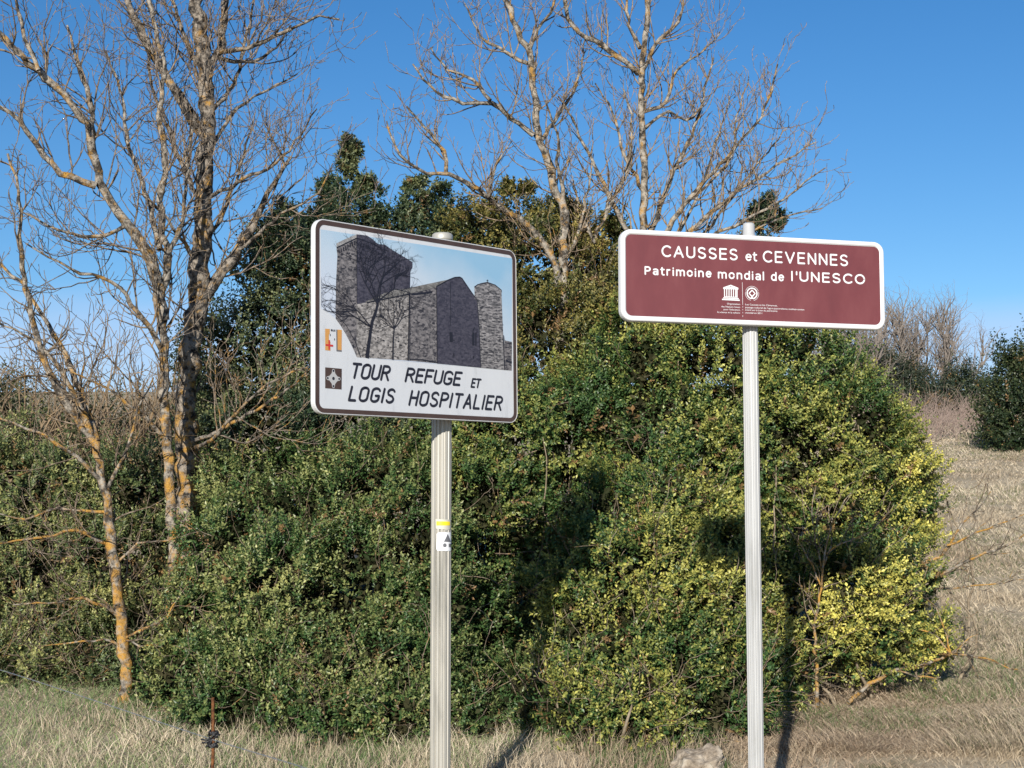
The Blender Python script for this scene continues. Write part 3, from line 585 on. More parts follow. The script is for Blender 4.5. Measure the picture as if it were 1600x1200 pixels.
bare_tree('small_bare_tree', 'small forked bare tree with a bright orange lichened trunk in the nearest row', 'tree',
 [(dd([(194, 1035), (187, 950), (180, 870), (168, 800), (158, 740), (150, 690)], 10.7), .046, .03)],
 [(dd([(150, 695), (110, 640), (82, 590), (62, 540), (45, 470), (35, 400), (30, 300), (12, 240)], 10.7, -.3), .03, .008), (dd([(150, 700), (130, 645), (90, 570), (50, 530), (-10, 500)], 10.7, -.2), .024, .006),
  (dd([(152, 690), (135, 640), (100, 550), (60, 480), (20, 430), (-20, 395)], 10.7, .3), .028, .009), (dd([(158, 750), (120, 715), (70, 680), (-10, 650)], 10.7, -.4), .018, .006),
  (dd([(168, 850), (120, 828), (60, 840), (-10, 850)], 10.7, -.5), .016, .005), (dd([(182, 960), (130, 935), (90, 940), (20, 945)], 10.7, -.4), .014, .004),
  (dd([(166, 800), (90, 795), (40, 810), (-10, 800)], 10.7, -.2), .012, .004), (dd([(165, 770), (200, 700), (215, 640), (240, 590)], 10.7, .2), .016, .005),
  (dd([(182, 880), (215, 850), (250, 845), (275, 840)], 10.7, -.1), .01, .004), (dd([(190, 1000), (225, 985), (260, 960), (300, 900)], 10.7, -.1), .01, .004), (dd([(190, 1010), (160, 1000), (110, 1005), (60, 1010)], 10.7, -.2), .009, .003),
  (dd([(190, 1000), (235, 1010), (290, 1000)], 10.7, -.1), .009, .003)], lev=2, side=.5, bmat=M_barkT, tmat=M_twigL, up=.06)
bare_tree('bare_tree', 'bare tree rising between the two signs, long limb reaching out over the white sign', 'tree',
 [(dd([(872, 620), (874, 520), (880, 440), (880, 390), (882, 330), (862, 290), (858, 250), (840, 205), (835, 150), (830, 90), (815, 60), (790, 0), (782, -50)], 12.3), .058, .022)],
 [(dd([(878, 470), (865, 405), (825, 351), (798, 337), (762, 310), (748, 297), (703, 274), (667, 270), (627, 243), (604, 189)], 12.3, -.6), .034, .006),
  (dd([(697, 270), (694, 238), (663, 198), (636, 166)], 11.9, 0), .018, .006), (dd([(834, 211), (798, 184), (766, 162), (721, 160), (681, 144), (645, 100)], 12.3, -.3), .024, .006),
  (dd([(766, 157), (740, 126), (699, 108), (674, 76)], 12.1, .2), .016, .006), (dd([(825, 99), (789, 81), (753, 58), (726, 5)], 12.3, .3), .018, .006),
  (dd([(825, 85), (838, 50), (860, 20), (870, -20)], 12.3, -.2), .018, .008), (dd([(880, 320), (872, 252), (870, 207), (852, 157)], 12.3, -.4), .02, .006),
  (dd([(845, 220), (880, 170), (905, 120), (915, 60)], 12.3, .4), .018, .006), (dd([(882, 410), (905, 360), (915, 310), (925, 250)], 12.3, .2), .02, .006),
  (dd([(762, 310), (780, 250), (800, 220)], 12, .2), .012, .004)], lev=2, side=.5, every=.09, bmat=M_barkT, tmat=M_twigW, up=.16)
bare_tree('bare_tree', 'wide fan-shaped bare tree rising behind the maroon sign', 'tree',
 [(dd([(1004, 620), (1005, 450), (1005, 350), (1008, 260), (1003, 200), (1003, 110), (1010, 40), (1018, -50)], 12.6), .05, .022),
  (dd([(905, 620), (918, 450), (930, 375), (946, 335), (955, 300)], 12.5), .034, .014)],
 [(dd([(998, 115), (975, 95), (940, 70), (905, 50), (885, 15), (878, -30)], 12.6, -.3), .026, .014), (dd([(1004, 110), (1030, 60), (1060, 35), (1068, -5)], 12.6, -.2), .02, .01),
  (dd([(1003, 175), (1040, 160), (1058, 110), (1100, 80), (1125, 50)], 12.6, .3), .018, .005), (dd([(1000, 75), (985, 40), (980, -20)], 12.6, .2), .018, .01),
  (dd([(1006, 400), (1040, 300), (1085, 200), (1115, 90)], 12.6, .3), .028, .007), (dd([(1008, 420), (1070, 320), (1150, 230), (1195, 170), (1215, 100)], 12.6, -.2), .026, .006),
  (dd([(1010, 430), (1090, 350), (1180, 280), (1275, 222)], 12.6, .2), .026, .006), (dd([(1010, 440), (1110, 370), (1210, 320), (1290, 262)], 12.6, -.4), .022, .005),
  (dd([(1010, 450), (1110, 395), (1210, 345), (1285, 325)], 12.6, -.1), .02, .005), (dd([(1002, 400), (965, 330), (930, 260), (900, 200), (872, 150)], 12.6, -.2), .024, .006),
  (dd([(1006, 300), (975, 240), (960, 180), (930, 130)], 12.6, .3), .018, .006), (dd([(1008, 200), (1045, 175), (1075, 190), (1110, 150)], 12.6, .2), .016, .005),
  (dd([(950, 330), (985, 250), (985, 180), (975, 140)], 12.5, .1), .018, .006), (dd([(1060, 330), (1140, 250), (1150, 180), (1170, 130)], 12.7, .2), .016, .005),
  (dd([(930, 380), (905, 330), (895, 280)], 12.4, .1), .014, .005), (dd([(1090, 380), (1150, 300), (1230, 200)], 12.8, .3), .016, .005),
  (dd([(1040, 400), (1100, 280), (1140, 150)], 12.9, .3), .016, .005)], lev=2, side=.5, every=.08, bmat=M_barkT, tmat=M_twigW, up=.17, dens=.85)
# ------------------------------------------------------------------ box shrubs
def hash_noise(P, s, seed=0):
    return np.array([mnoise.noise(Vector((p[0] * s + seed, p[1] * s, p[2] * s))) for p in P])
def leaves_from_shoots(B, D, L, nl, size, ca, cb, mixv, tipy):
    """B,D (n,3), L (n,): nl leaves per shoot"""
    n = len(B); t = (np.arange(nl) // 2 * 2 + 1.0) / nl; t = t * .95
    base = B[:, None, :] + D[:, None, :] * (L[:, None] * t)[:, :, None]
    ref = rng.normal(size=(n, 3)); A1 = np.cross(D, ref); A1 /= np.linalg.norm(A1, axis=1)[:, None]; A2 = np.cross(D, A1)
    ph = (np.arange(nl) // 2) * 1.57 + (np.arange(nl) % 2) * np.pi
    ph = ph[None, :] + rng.normal(size=(n, nl)) * .3
    side = A1[:, None, :] * np.cos(ph)[..., None] + A2[:, None, :] * np.sin(ph)[..., None]
    fw = (.35 + .75 * t)[None, :, None]
    ax = side + D[:, None, :] * fw + rng.normal(size=(n, nl, 3)) * .15; ax /= np.linalg.norm(ax, axis=2)[..., None]
    wd = np.cross(D[:, None, :], ax); wd /= np.linalg.norm(wd, axis=2)[..., None] + 1e-9
    nr = np.cross(ax, wd)
    s = size * rng.uniform(.65, 1.2, size=(n, nl, 1)) * (1 - .25 * t)[None, :, None]
    m = base + ax * s * .5 + nr * s * .10
    V = np.stack([base, m + wd * s * .29, base + ax * s, m - wd * s * .29], 2).reshape(-1, 3)
    F4 = np.arange(n * nl * 4).reshape(-1, 4)
    f = np.clip(mixv[:, None] + tipy * (t[None, :] - .55) + rng.normal(size=(n, nl)) * .16, 0, 1)[..., None]
    c = ca * (1 - f) + cb * f; c = c * rng.uniform(.95, 1.6, size=(n, nl, 1))
    br = rng.random((n, 1, 1)) < .03; c = np.where(br, np.array([.26, .16, .07]) * rng.uniform(.6, 1.2, (n, nl, 1)), c)   # shoots gone brown
    return V, F4, np.repeat(c.reshape(-1, 3), 4, axis=0)
def shrub(name, label, cat, lobes, dens=78, size=.036, ca=(.045, .09, .026), cb=(.28, .31, .08), yl=.35, tip=.9, shoots=12, nl=14, Ls=(.10, .24), group=None, spread=.06,
          core=True, nstem=14, bump=.24, bare=0, flat=1.0, upb=.45, brown=0):
    c0 = at(*lobes[0][:3]); xs = [at(l[0], l[1], l[2]) for l in lobes]
    mx = sum(v.x for v in xs) / len(xs); my = sum(v.y for v in xs) / len(xs); root = (mx, my, gz(mx, my)); T = thing(name, label, cat, root, group)
    C = np.array([tuple(v) for v in xs]); R = np.array([l[3] / F * l[2] for l in lobes])
    N = (dens * 4 * np.pi * R ** 2 * .55 * (1 + .12 / R)).astype(int) + 6
    P = []; O = []; Q = []
    for c, r, k in zip(C, R, N):
        d = rng.normal(size=(k, 3)); d /= np.linalg.norm(d, axis=1)[:, None]
        keep = (d[:, 1] < .35) | (rng.random(k) < .25); d = d[keep]
        rr = r * (1 - np.abs(rng.normal(size=len(d))) * .10 + .0)
        nz = hash_noise(d * r + c, 2.6) * bump * 1.6 + hash_noise(d * r + c, 6.5, 9) * bump * .9 + (.5 - np.abs(hash_noise(d * r + c, 3.3, 31)) * 3) * bump * .55 * min(1, .3 / r)
        p = c + d * np.stack([rr, rr * flat, rr], 1) * (1 + nz)[:, None] 
        P.append(p); O.append(d); Q.append(np.full(len(d), min(1, max(.42, r / .22))))
    P = np.concatenate(P); O = np.concatenate(O); Q = np.concatenate(Q)
    ok = np.ones(len(P), bool)
    for c, r in zip(C, R): ok &= np.linalg.norm(P - c, axis=1) > r * .78
    ok &= P[:, 2] > np.array([gz(x, y) for x, y in P[:, :2]]) + .05
    ok &= hash_noise(P, 3.4, 21) + .55 * hash_noise(P, 8, 2) > -.30
    P, O, Q = P[ok], O[ok], Q[ok]; k = len(P)
    cy = np.clip(yl - .12 + .5 * hash_noise(P, 1.1, 4) + .55 * hash_noise(P, 3.7, 14) + rng.normal(size=k) * .12, -.4, 1)
    lcl = rng.normal(size=(k, 3)) * .25; cdir = O * .75 + np.array([0, -.1, upb]) + lcl
    B = np.repeat(P, shoots, 0) + rng.normal(size=(k * shoots, 3)) * spread * np.repeat(Q, shoots)[:, None]; Dr = np.repeat(cdir, shoots, 0) + rng.normal(size=(k * shoots, 3)) * .34
    Dr /= np.linalg.norm(Dr, axis=1)[:, None]; Lr = rng.uniform(*Ls, size=k * shoots) * np.repeat(Q, shoots)
    V, F4, c = leaves_from_shoots(B - Dr * Lr[:, None] * .4, Dr, Lr, nl, size, np.array(ca), np.array(cb), np.repeat(cy, shoots), tip)
    link('foliage', npmesh('foliage', V, F4, c, off=root), M_leaf, T, kind='stuff')
    if core and (R > .2).any():                                                   # larger leaves deep inside, coloured darker and duller
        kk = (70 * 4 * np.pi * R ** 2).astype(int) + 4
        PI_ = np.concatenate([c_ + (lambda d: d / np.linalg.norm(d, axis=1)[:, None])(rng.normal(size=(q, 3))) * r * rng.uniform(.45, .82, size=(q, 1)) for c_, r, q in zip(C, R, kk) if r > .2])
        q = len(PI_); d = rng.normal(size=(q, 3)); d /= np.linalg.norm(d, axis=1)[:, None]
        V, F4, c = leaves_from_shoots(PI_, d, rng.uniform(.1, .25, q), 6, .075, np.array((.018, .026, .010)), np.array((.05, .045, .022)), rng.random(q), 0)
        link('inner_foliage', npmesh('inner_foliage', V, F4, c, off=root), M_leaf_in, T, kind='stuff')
    st = []
    for j in range(nstem):
        i = random.randrange(k); e = Vector(P[i]); b = Vector((e.x + random.gauss(0, .12), e.y + .25 + random.gauss(0, .1), 0)); b.z = gz(b.x, b.y) - .03
        if (e - b).length < .2: continue
        m_ = (b + e) / 2 + Vector((random.gauss(0, .1), random.gauss(0, .08) + .05, 0)); p = smooth_path([tuple(b), tuple(m_), tuple(e)], .12, .012)
        st.append((p, np.linspace(.014, .004, len(p))))
    if st:
        V, Fc = tubes(st, 5); link('stems', npmesh('stems', V, Fc, smooth=True, off=root), M_stem, T, kind='stuff')
    if bare:
        tw = []
        lowi = np.argsort(P[:, 2])[:max(10, k // 6)]
        for j in range(bare):
            i = random.randrange(k) if j % 3 else int(lowi[random.randrange(len(lowi))]); e = Vector(P[i]); o_ = Vector(O[i])
            grow(e - o_ * .12, o_ * .7 + Vector((random.gauss(0, .4), -.2, random.gauss(.35, .4))), random.uniform(.18, .5), random.uniform(.0035, .0065), 1, tw, .03, .2, .6)
        V, Fc = tubes(tw, 3); link('bare_twigs', npmesh('bare_twigs', V, Fc, smooth=True, off=root), M_twigL, T, kind='stuff')
    return T
DK = dict(ca=(.035, .06, .03), cb=(.20, .21, .09))
shrub('box_shrub', 'tall dark pointed evergreen thicket right behind the white sign', 'shrub',
 [(390, 560, 12.5, 90), (450, 450, 12.6, 75), (445, 390, 12.8, 46), (540, 385, 12.8, 66), (610, 390, 12.9, 60), (670, 390, 13, 50), (715, 380, 13, 36),(430, 335, 12.8, 12), (432, 352, 12.8, 18), (452, 345, 12.8, 16), (446, 322, 12.8, 10), (478, 350, 12.8, 20), (500, 332, 12.9, 20), (508, 308, 12.9, 15), (512, 290, 12.9, 9), (541, 330, 12.9, 36), (540, 298, 12.9, 25), (544, 272, 12.9, 19), (542, 250, 12.9, 15), (547, 232, 12.9, 11), (546, 219, 12.9, 6), (560, 285, 12.9, 14), (582, 330, 12.9, 22), (584, 302, 12.9, 14), (586, 286, 12.9, 8), (606, 335, 12.9, 26), (608, 305, 12.9, 18), (610, 284, 12.9, 12), (612, 268, 12.9, 7), (636, 340, 13, 22), (645, 318, 13, 20), (650, 298, 13, 13), (653, 284, 13, 7), (672, 330, 13, 18), (682, 312, 13, 13), (690, 296, 13, 8), (700, 340, 13, 22), (718, 346, 13, 14), 
  (520, 480, 12.6, 130), (620, 480, 12.6, 130), (420, 670, 12.3, 100), (540, 660, 12.3, 120), (670, 640, 12.3, 110), (350, 640, 12.5, 60), (480, 400, 12.7, 60)], yl=.2, bare=30, **DK)
shrub('box_shrub', 'olive evergreen thicket in the gap between the two signs', 'shrub',
 [(765, 380, 12.9, 62), (790, 318, 12.9, 18), (795, 298, 12.9, 10), (812, 318, 12.9, 20), (822, 302, 12.9, 9), (768, 335, 12.9, 16), (762, 318, 12.9, 8), (872, 320, 12.9, 11), (893, 328, 12.8, 9), (912, 372, 12.8, 18), (945, 350, 12.8, 9), (966, 372, 12.8, 14), (830, 430, 12.7, 90), (905, 460, 12.6, 80), (940, 395, 12.8, 46), (948, 362, 12.8, 18), (892, 350, 12.8, 24), (790, 352, 12.9, 40), (850, 355, 12.8, 36), (850, 560, 12.4, 110), (930, 560, 12.4, 100), (760, 520, 12.5, 90), (985, 500, 12.5, 80), (860, 340, 12.9, 26), (735, 340, 13, 30)],
 yl=.32, ca=(.045, .06, .018), cb=(.26, .21, .06), bare=70)
shrub('box_shrub', 'largest yellow-green box shrub spreading under the maroon sign', 'shrub',
 [(1000, 600, 11.9, 120), (1120, 600, 11.8, 130), (1230, 610, 11.8, 105), (1290, 575, 12, 60), (1050, 720, 11.6, 130), (1190, 710, 11.6, 130), (1310, 690, 11.7, 95), (1270, 800, 11.7, 110), (1160, 820, 11.8, 110), (1060, 560, 12, 80), (1180, 545, 12, 70), (1370, 700, 11.8, 46)],
 yl=.33, cb=(.37, .35, .085), bare=60)
shrub('box_shrub', 'bright olive box shrub directly beside the grey post, below the white sign', 'shrub',
 [(800, 690, 11.8, 110), (900, 680, 11.7, 110), (760, 790, 11.5, 95), (850, 770, 11.8, 80), (720, 700, 11.9, 80)], yl=.33, cb=(.32, .31, .08), bare=50)
shrub('box_shrub', 'rounded shrub lobe with pale yellow tips at the edge of the dry field', 'shrub',
 [(1385, 760, 11.8, 62), (1415, 800, 11.9, 50), (1390, 690, 12, 34), (1350, 830, 11.7, 75), (1420, 740, 12, 36)], yl=.52, cb=(.52, .46, .10), bare=20)
shrub('box_shrub', 'low dense green shrub between the grey post and the orange lichened trunks', 'shrub',
 [(370, 870, 11.1, 85), (385, 790, 11.7, 75), (480, 760, 11.9, 80), (470, 830, 11.2, 95), (590, 800, 11.3, 110), (330, 980, 10.9, 85), (450, 960, 10.8, 115), (580, 930, 10.9, 115), (660, 880, 11, 85), (400, 1070, 10.4, 85), (520, 1060, 10.3, 95), (630, 1050, 10.3, 85), (310, 1070, 10.6, 70), (270, 1080, 10.6, 50), (340, 1110, 10.2, 55), (660, 980, 10.6, 80), (430, 1120, 10, 60), (530, 1125, 9.9, 62), (630, 1120, 9.85, 62)],
 yl=.3, cb=(.28, .28, .10), bare=220)
shrub('box_shrub', 'recessed dark shrub in the shade just behind the grey post', 'shrub',
 [(770, 860, 11.9, 90), (820, 960, 12, 100), (745, 980, 11.4, 70), (800, 1060, 11.5, 75), (735, 1090, 10.7, 60), (830, 1110, 10.9, 55), (820, 1115, 10.2, 48), (845, 1060, 10.8, 50), (740, 1130, 10, 50)], yl=.15, cb=(.25, .25, .09), bare=40)
shrub('box_shrub', 'nearest yellow-green box shrub rising beside the white post', 'shrub',
 [(960, 820, 10.9, 75), (1050, 800, 10.9, 75), (1110, 860, 10.8, 75), (925, 920, 10.6, 75), (1030, 920, 10.5, 110), (1130, 960, 10.5, 80), (950, 1030, 10.2, 85), (1060, 1040, 10.1, 90), (895, 1030, 10.4, 55), (1150, 1040, 10.2, 60), (900, 1110, 9.8, 52), (990, 1120, 9.7, 62), (1080, 1110, 9.8, 60), (1140, 1100, 9.9, 50)],
 yl=.4, cb=(.39, .36, .085), bare=220)
shrub('box_shrub', 'low shrub with the palest yellow tips at the foot of the field slope', 'shrub',
 [(1235, 960, 10.9, 60), (1320, 925, 10.9, 75), (1400, 900, 11.1, 58), (1440, 930, 11.2, 40), (1290, 1000, 10.9, 55), (1370, 985, 11, 60), (1440, 990, 11.2, 42), (1215, 1040, 10.6, 50)],
 yl=.52, cb=(.56, .50, .12), bare=50)
shrub('box_shrub', 'brownish green scrubby thicket behind the orange lichened small tree', 'shrub',
 [(40, 800, 12.6, 95), (130, 770, 12.7, 90), (225, 780, 12.5, 85), (60, 910, 12.3, 110), (180, 900, 12.3, 105), (265, 900, 12.1, 80), (40, 990, 11.9, 75), (130, 1000, 11.8, 75), (220, 1010, 11.6, 75), (60, 1060, 11.4, 50), (150, 1055, 11.3, 50), (240, 1065, 11.1, 50), (-20, 1050, 11.5, 50), (-60, 850, 12.5, 100), (-60, 970, 12.2, 80), (10, 720, 13, 70), (-150, 900, 12.5, 120)],
 yl=.25, ca=(.075, .105, .04), cb=(.33, .315, .11), bare=450)
shrub('narrow_evergreen', 'narrow evergreen tip poking up behind the maroon sign', 'evergreen',
 [(1198, 318, 13.3, 8), (1196, 334, 13.3, 14), (1212, 345, 13.3, 12), (1192, 352, 13.3, 20), (1188, 385, 13.3, 34), (1188, 440, 13.2, 46)], yl=.15, dens=110, core=False, nstem=5, **DK)
# ---- far scrub
def far(name, label, cat, lobes, **k):
    a = dict(dens=60, size=.085, shoots=7, nl=10, Ls=(.25, .5), spread=.18, nstem=4); a.update(k)
    return shrub(name, label, cat, lobes, **a)
far('far_evergreen', 'dark evergreen tree standing alone at the edge of the picture on the field', 'tree',
 [(1600, 650, 33, 58), (1570, 680, 33, 32), (1588, 595, 33, 30), (1576, 562, 33, 16), (1650, 620, 33, 70), (1558, 645, 33, 22), (1650, 570, 33, 46)], yl=.2, ca=(.02, .035, .014), cb=(.09, .095, .035))
far('far_evergreen', 'distant dark pointed evergreen clump on the crest of the field', 'tree',
 [(1500, 620, 46, 34), (1505, 588, 46, 16), (1480, 640, 46, 30), (1530, 630, 46, 30), (1450, 630, 46, 26)], yl=.15, ca=(.022, .035, .02), cb=(.08, .085, .04))
far('far_shrub', 'distant dark shrub row below the grey bare crown on the crest', 'shrub',
 [(1400, 605, 48, 42), (1350, 590, 48, 44), (1540, 650, 47, 30), (1510, 660, 46, 30), (1360, 600, 48, 40), (1440, 620, 48, 30), (1320, 610, 48, 40), (1390, 650, 46, 34), (1340, 660, 46, 36)], yl=.2, ca=(.025, .035, .02), cb=(.09, .09, .045))
far('far_shrub', 'dark green bush filling the low gap beyond the small bare tree', 'shrub',
 [(60, 690, 22, 60), (140, 680, 22, 60), (-20, 670, 22, 70), (220, 690, 21, 50), (100, 740, 20, 60), (300, 680, 20, 50), (10, 620, 24, 40)], dens=35, size=.06, yl=.25, ca=(.03, .04, .016), cb=(.12, .11, .04))
def far_bare(label, px, py, D, h, n, w, mat_):
    b = at(px, py, D); root = (b.x, b.y, gz(b.x, b.y)); T = thing('far_bare_tree', label, 'tree', root); tw = []; tr_ = []
    top = b.z - root[2]
    for k in range(n):
        x = b.x + random.uniform(-w, w) * .5; y = b.y + random.uniform(-1, 1); z0 = gz(x, y)
        H = (top + h * random.uniform(.5, 1)) * .75; d = Vector((random.gauss((x - b.x) / w * .5, .12), 0, 1))
        out = []; grow((x, y, z0 - .1), d, H, .04, 0, out, .05, .06); tr_ += out; P = out[0][0]
        for j in range(int(H * 9)):
            i = random.randint(len(P) // 4, len(P) - 1)
            grow(P[i], Vector((random.gauss(0, .8), random.gauss(0, .5), .9)), random.uniform(.5, 1.3), .02, 2, tw, .06, .1, .3)
    V, Fc = tubes(tr_, 5); link('trunk', npmesh('trunk', V, Fc, off=root), mat_, T, kind='stuff')
    V, Fc = tubes(tw, 3); link('twigs', npmesh('twigs', V, Fc, off=root), mat_, T, kind='stuff')
M_far = noise_mat('far_twig', [(.3, (.12, .10, .085)), (.7, (.22, .19, .165))], 5, .9, 0); M_scrub = noise_mat('scrub_twig', [(.3, (.13, .095, .06)), (.7, (.26, .19, .12))], 5, .9, 0)
far_bare('distant greyish bare tree crown above the dark shrub row on the crest', 1400, 600, 50, 3.6, 34, 4.2, M_far)
far_bare('distant thin bare trees just past the end of the maroon sign', 1320, 600, 44, 2.6, 12, 2.6, M_far)
far_bare('brown bare scrub filling the gap behind the small orange trunk', 110, 690, 19, .8, 14, 3.4, M_scrub)
far_bare('brown leafless scrub behind the thickest trunk', 225, 680, 20, .7, 9, 1.6, M_scrub)
# bramble band on the slope
def bramble():
    tw = []
    for k in range(520):
        D = random.uniform(35, 45); px = random.uniform(1330, 1560); p = at(px, 600, D); z = gz(p.x, p.y)
        grow((p.x, p.y, z), Vector((random.gauss(0, .7), random.gauss(0, .3), 1)), random.uniform(.4, 1.0), .009, 1, tw, .0, .16, .5)
    V, Fc = tubes(tw, 3); m = noise_mat('bramble_stem', [(.3, (.16, .115, .095)), (.7, (.29, .225, .19))], 3, .9, 0)
    link('bramble_patch', npmesh('bramble_patch', V, Fc), m, None, 'purplish brown leafless bramble scrub on the slope below the crest', 'scrub', kind='stuff')
bramble()
# leafless saplings / dead branches
def twiggy(name, label, cat, limbs, lev=1, side=.35, m=None, every=.1):
    b = at(*limbs[0][0][0]); root = (b.x, b.y, gz(b.x, b.y)); T = thing(name, label, cat, root); tw = []
    for pts, r0, r1 in limbs:
        P = smooth_path([at(*p) for p in pts], .06, .006); n = len(P); R = np.linspace(r0, r1, n)
        V, Fc = tubes([(P, R)], 6, .06); link('branch', npmesh('branch', V, Fc, smooth=True, off=root), m or M_barkT, T)
        for j in range(int(np.linalg.norm(P[-1] - P[0]) / every)):
            i = random.randint(n // 5, n - 2); d = Vector(P[i + 1] - P[i]).normalized(); a = math.radians(random.uniform(25, 60))
            grow(P[i], d * math.cos(a) + perp(d) * math.sin(a), side * random.uniform(.4, 1), min(.005, R[i] * .6), lev, tw, .04, .16, .7)
    V, Fc = tubes(tw, 3); link('twigs', npmesh('twigs', V, Fc, smooth=True, off=root), M_twigL, T, kind='stuff')
twiggy('bare_sapling', 'thin leafless sapling standing in the pale-tipped shrub past the white post', 'sapling',
 [(dd([(1278, 1105), (1275, 1000), (1282, 920), (1290, 870), (1300, 820), (1330, 770)], 10.6), .014, .004), (dd([(1283, 915), (1262, 870), (1235, 830), (1210, 790)], 10.6), .007, .003),
  (dd([(1285, 900), (1275, 850), (1270, 800), (1275, 760)], 10.6, .1), .007, .003), (dd([(1292, 865), (1310, 850), (1360, 830), (1390, 800)], 10.6, -.1), .006, .003), (dd([(1285, 890), (1300, 840), (1295, 790)], 10.6, .2), .006, .003)])
twiggy('fallen_branch', 'pale dead branch lying against the foot of the pale-tipped shrub', 'branch',
 [(dd([(1325, 1098), (1360, 1070), (1400, 1048), (1445, 1038), (1486, 1022), (1540, 1030), (1590, 1046)], 10.7, .4), .017, .005), (dd([(1486, 1022), (1475, 980), (1462, 950), (1438, 930)], 10.9), .007, .003),
  (dd([(1400, 1048), (1430, 1055), (1455, 1060), (1470, 1058)], 10.8), .007, .003), (dd([(1486, 1022), (1450, 988), (1400, 990), (1340, 1000)], 10.9), .007, .003), (dd([(1490, 1020), (1510, 1003), (1530, 990)], 11), .006, .003)], side=.25)
twiggy('dead_bough', 'dead bough with orange lichen twigs stretching from the shrub out over the dry field', 'branch',
 [(dd([(1440, 920), (1470, 900), (1500, 882), (1540, 865), (1600, 838), (1640, 830)], 11.2, -.6), .014, .004), (dd([(1470, 870), (1482, 852), (1500, 820), (1535, 785), (1548, 768)], 11.2, -.3), .012, .003),
  (dd([(1480, 852), (1520, 835), (1560, 820), (1610, 800)], 11.1, -.3), .009, .003), (dd([(1440, 880), (1470, 870), (1482, 852)], 11.3), .012, .01), (dd([(1450, 920), (1490, 918), (1540, 915), (1600, 905)], 11.2, -.2), .008, .003)], side=.28)
twiggy('dead_bough', 'tangle of pale dead stems low in front of the recessed dark shrub', 'branch',
 [(dd([(880, 1165), (885, 1120), (870, 1085), (878, 1060)], 9.9), .008, .003), (dd([(780, 1165), (765, 1120), (750, 1085), (745, 1050)], 10.1), .008, .003), (dd([(900, 1170), (915, 1135), (935, 1110), (955, 1070)], 9.9), .007, .003),
  (dd([(570, 1150), (578, 1120), (575, 1100), (560, 1110)], 10), .008, .003), (dd([(655, 1160), (700, 1150), (750, 1140), (790, 1145)], 9.9), .006, .003), (dd([(840, 1110), (835, 1075), (850, 1045), (900, 1045), (930, 1050)], 10), .007, .003)], side=.3, every=.07)
# ------------------------------------------------------------------ rock
def rock():
    import bmesh
    c = at(1084, 1218, 9.1); z = gz(c.x, c.y); T = Vector((c.x + .02, c.y, z))
    bm = bmesh.new(); bmesh.ops.create_icosphere(bm, subdivisions=5, radius=1)
    for v in bm.verts:
        n = mnoise.fractal(v.co * 1.6 + Vector((5, 0, 0)), 1, 2, 5); f = 1 + .22 * n
        q = v.co * f; q.x = math.copysign(abs(q.x) ** .85, q.x); v.co = Vector((q.x * .16, q.y * .16, q.z * .13 + .0 + .07 * max(0, q.x)))
    for f in bm.faces: f.smooth = False
    me = bpy.data.meshes.new('boulder'); bm.to_mesh(me); bm.free()
    m = noise_mat('limestone', [(.35, (.12, .095, .07)), (.5, (.28, .23, .175)), (.7, (.42, .37, .3))], 14, .95, .8)
    link('boulder', me, m, None, 'pale pinkish limestone boulder in the grass beside the white post', 'rock', loc=T)
rock()
# ------------------------------------------------------------------ wire fence
def fence():
    p = at(333, 1155, 6.6); b = (p.x, p.y, gz(p.x, p.y)); T = thing('wire_fence', 'rusty rod fence post with a black insulator and a thin wire strung over the grass', 'fence', b)
    top = at(333, 1090, 6.6).z
    P = smooth_path([(p.x + .004, p.y, b[2] - .15), (p.x, p.y, p.z), (p.x - .004, p.y, top)], .05, .0006)
    V, Fc = tubes([(P, np.full(len(P), .0075))], 8, .05); m = noise_mat('rust', [(.35, (.045, .022, .014)), (.65, (.20, .085, .035))], 60, .9, .5)
    link('post', npmesh('post', V, Fc, smooth=True, off=b), m, T)
    w = []
    ends = [at(-160, 1000, 10.2), at(0, 1046, 9.0), at(160, 1098, 7.8), p, at(480, 1200, 5.5), at(640, 1255, 4.5)]
    for q in (0, 1):
        pts = smooth_path([tuple(e) for e in ends], .02, 0); ph = np.arange(len(pts)) * .9 + q * np.pi
        pts[:, 2] += np.cos(ph) * .0018; pts[:, 0] += np.sin(ph) * .0018 - .0
        pts[:, 1] -= .012; w.append((pts, np.full(len(pts), .0011)))
    V, Fc = tubes(w, 5); link('wire', npmesh('wire', V, Fc, smooth=True, off=b), mat('galvanised_wire', (.28, .3, .32), .5, .5), T)
    ins = []
    for k in range(11):
        a = k * 2.4; r = .008 + .009 * random.random(); z = p.z + random.uniform(-.03, .03)
        ins.append((smooth_path([(p.x + r * math.cos(a + t) * 1.4, p.y + r * math.sin(a + t), z + .008 * math.sin(3 * t)) for t in np.linspace(0, 4.5, 8)], .01, .001), np.full(1, .0035)))
    ins = [(P_, np.full(len(P_), .0035)) for P_, _ in ins]
    for dx, dz in ((-.045, -.012), (-.03, -.025), (.03, .015), (-.05, .0)): 
        P_ = smooth_path([(p.x, p.y, p.z), (p.x + dx * .6, p.y - .01, p.z + dz), (p.x + dx, p.y, p.z + dz * 1.3)], .01, .001); ins.append((P_, np.full(len(P_), .004)))
    V, Fc = tubes(ins, 6); link('insulator', npmesh('insulator', V, Fc, smooth=True, off=b), mat('black_plastic', (.012, .012, .014), .5), T)
fence()
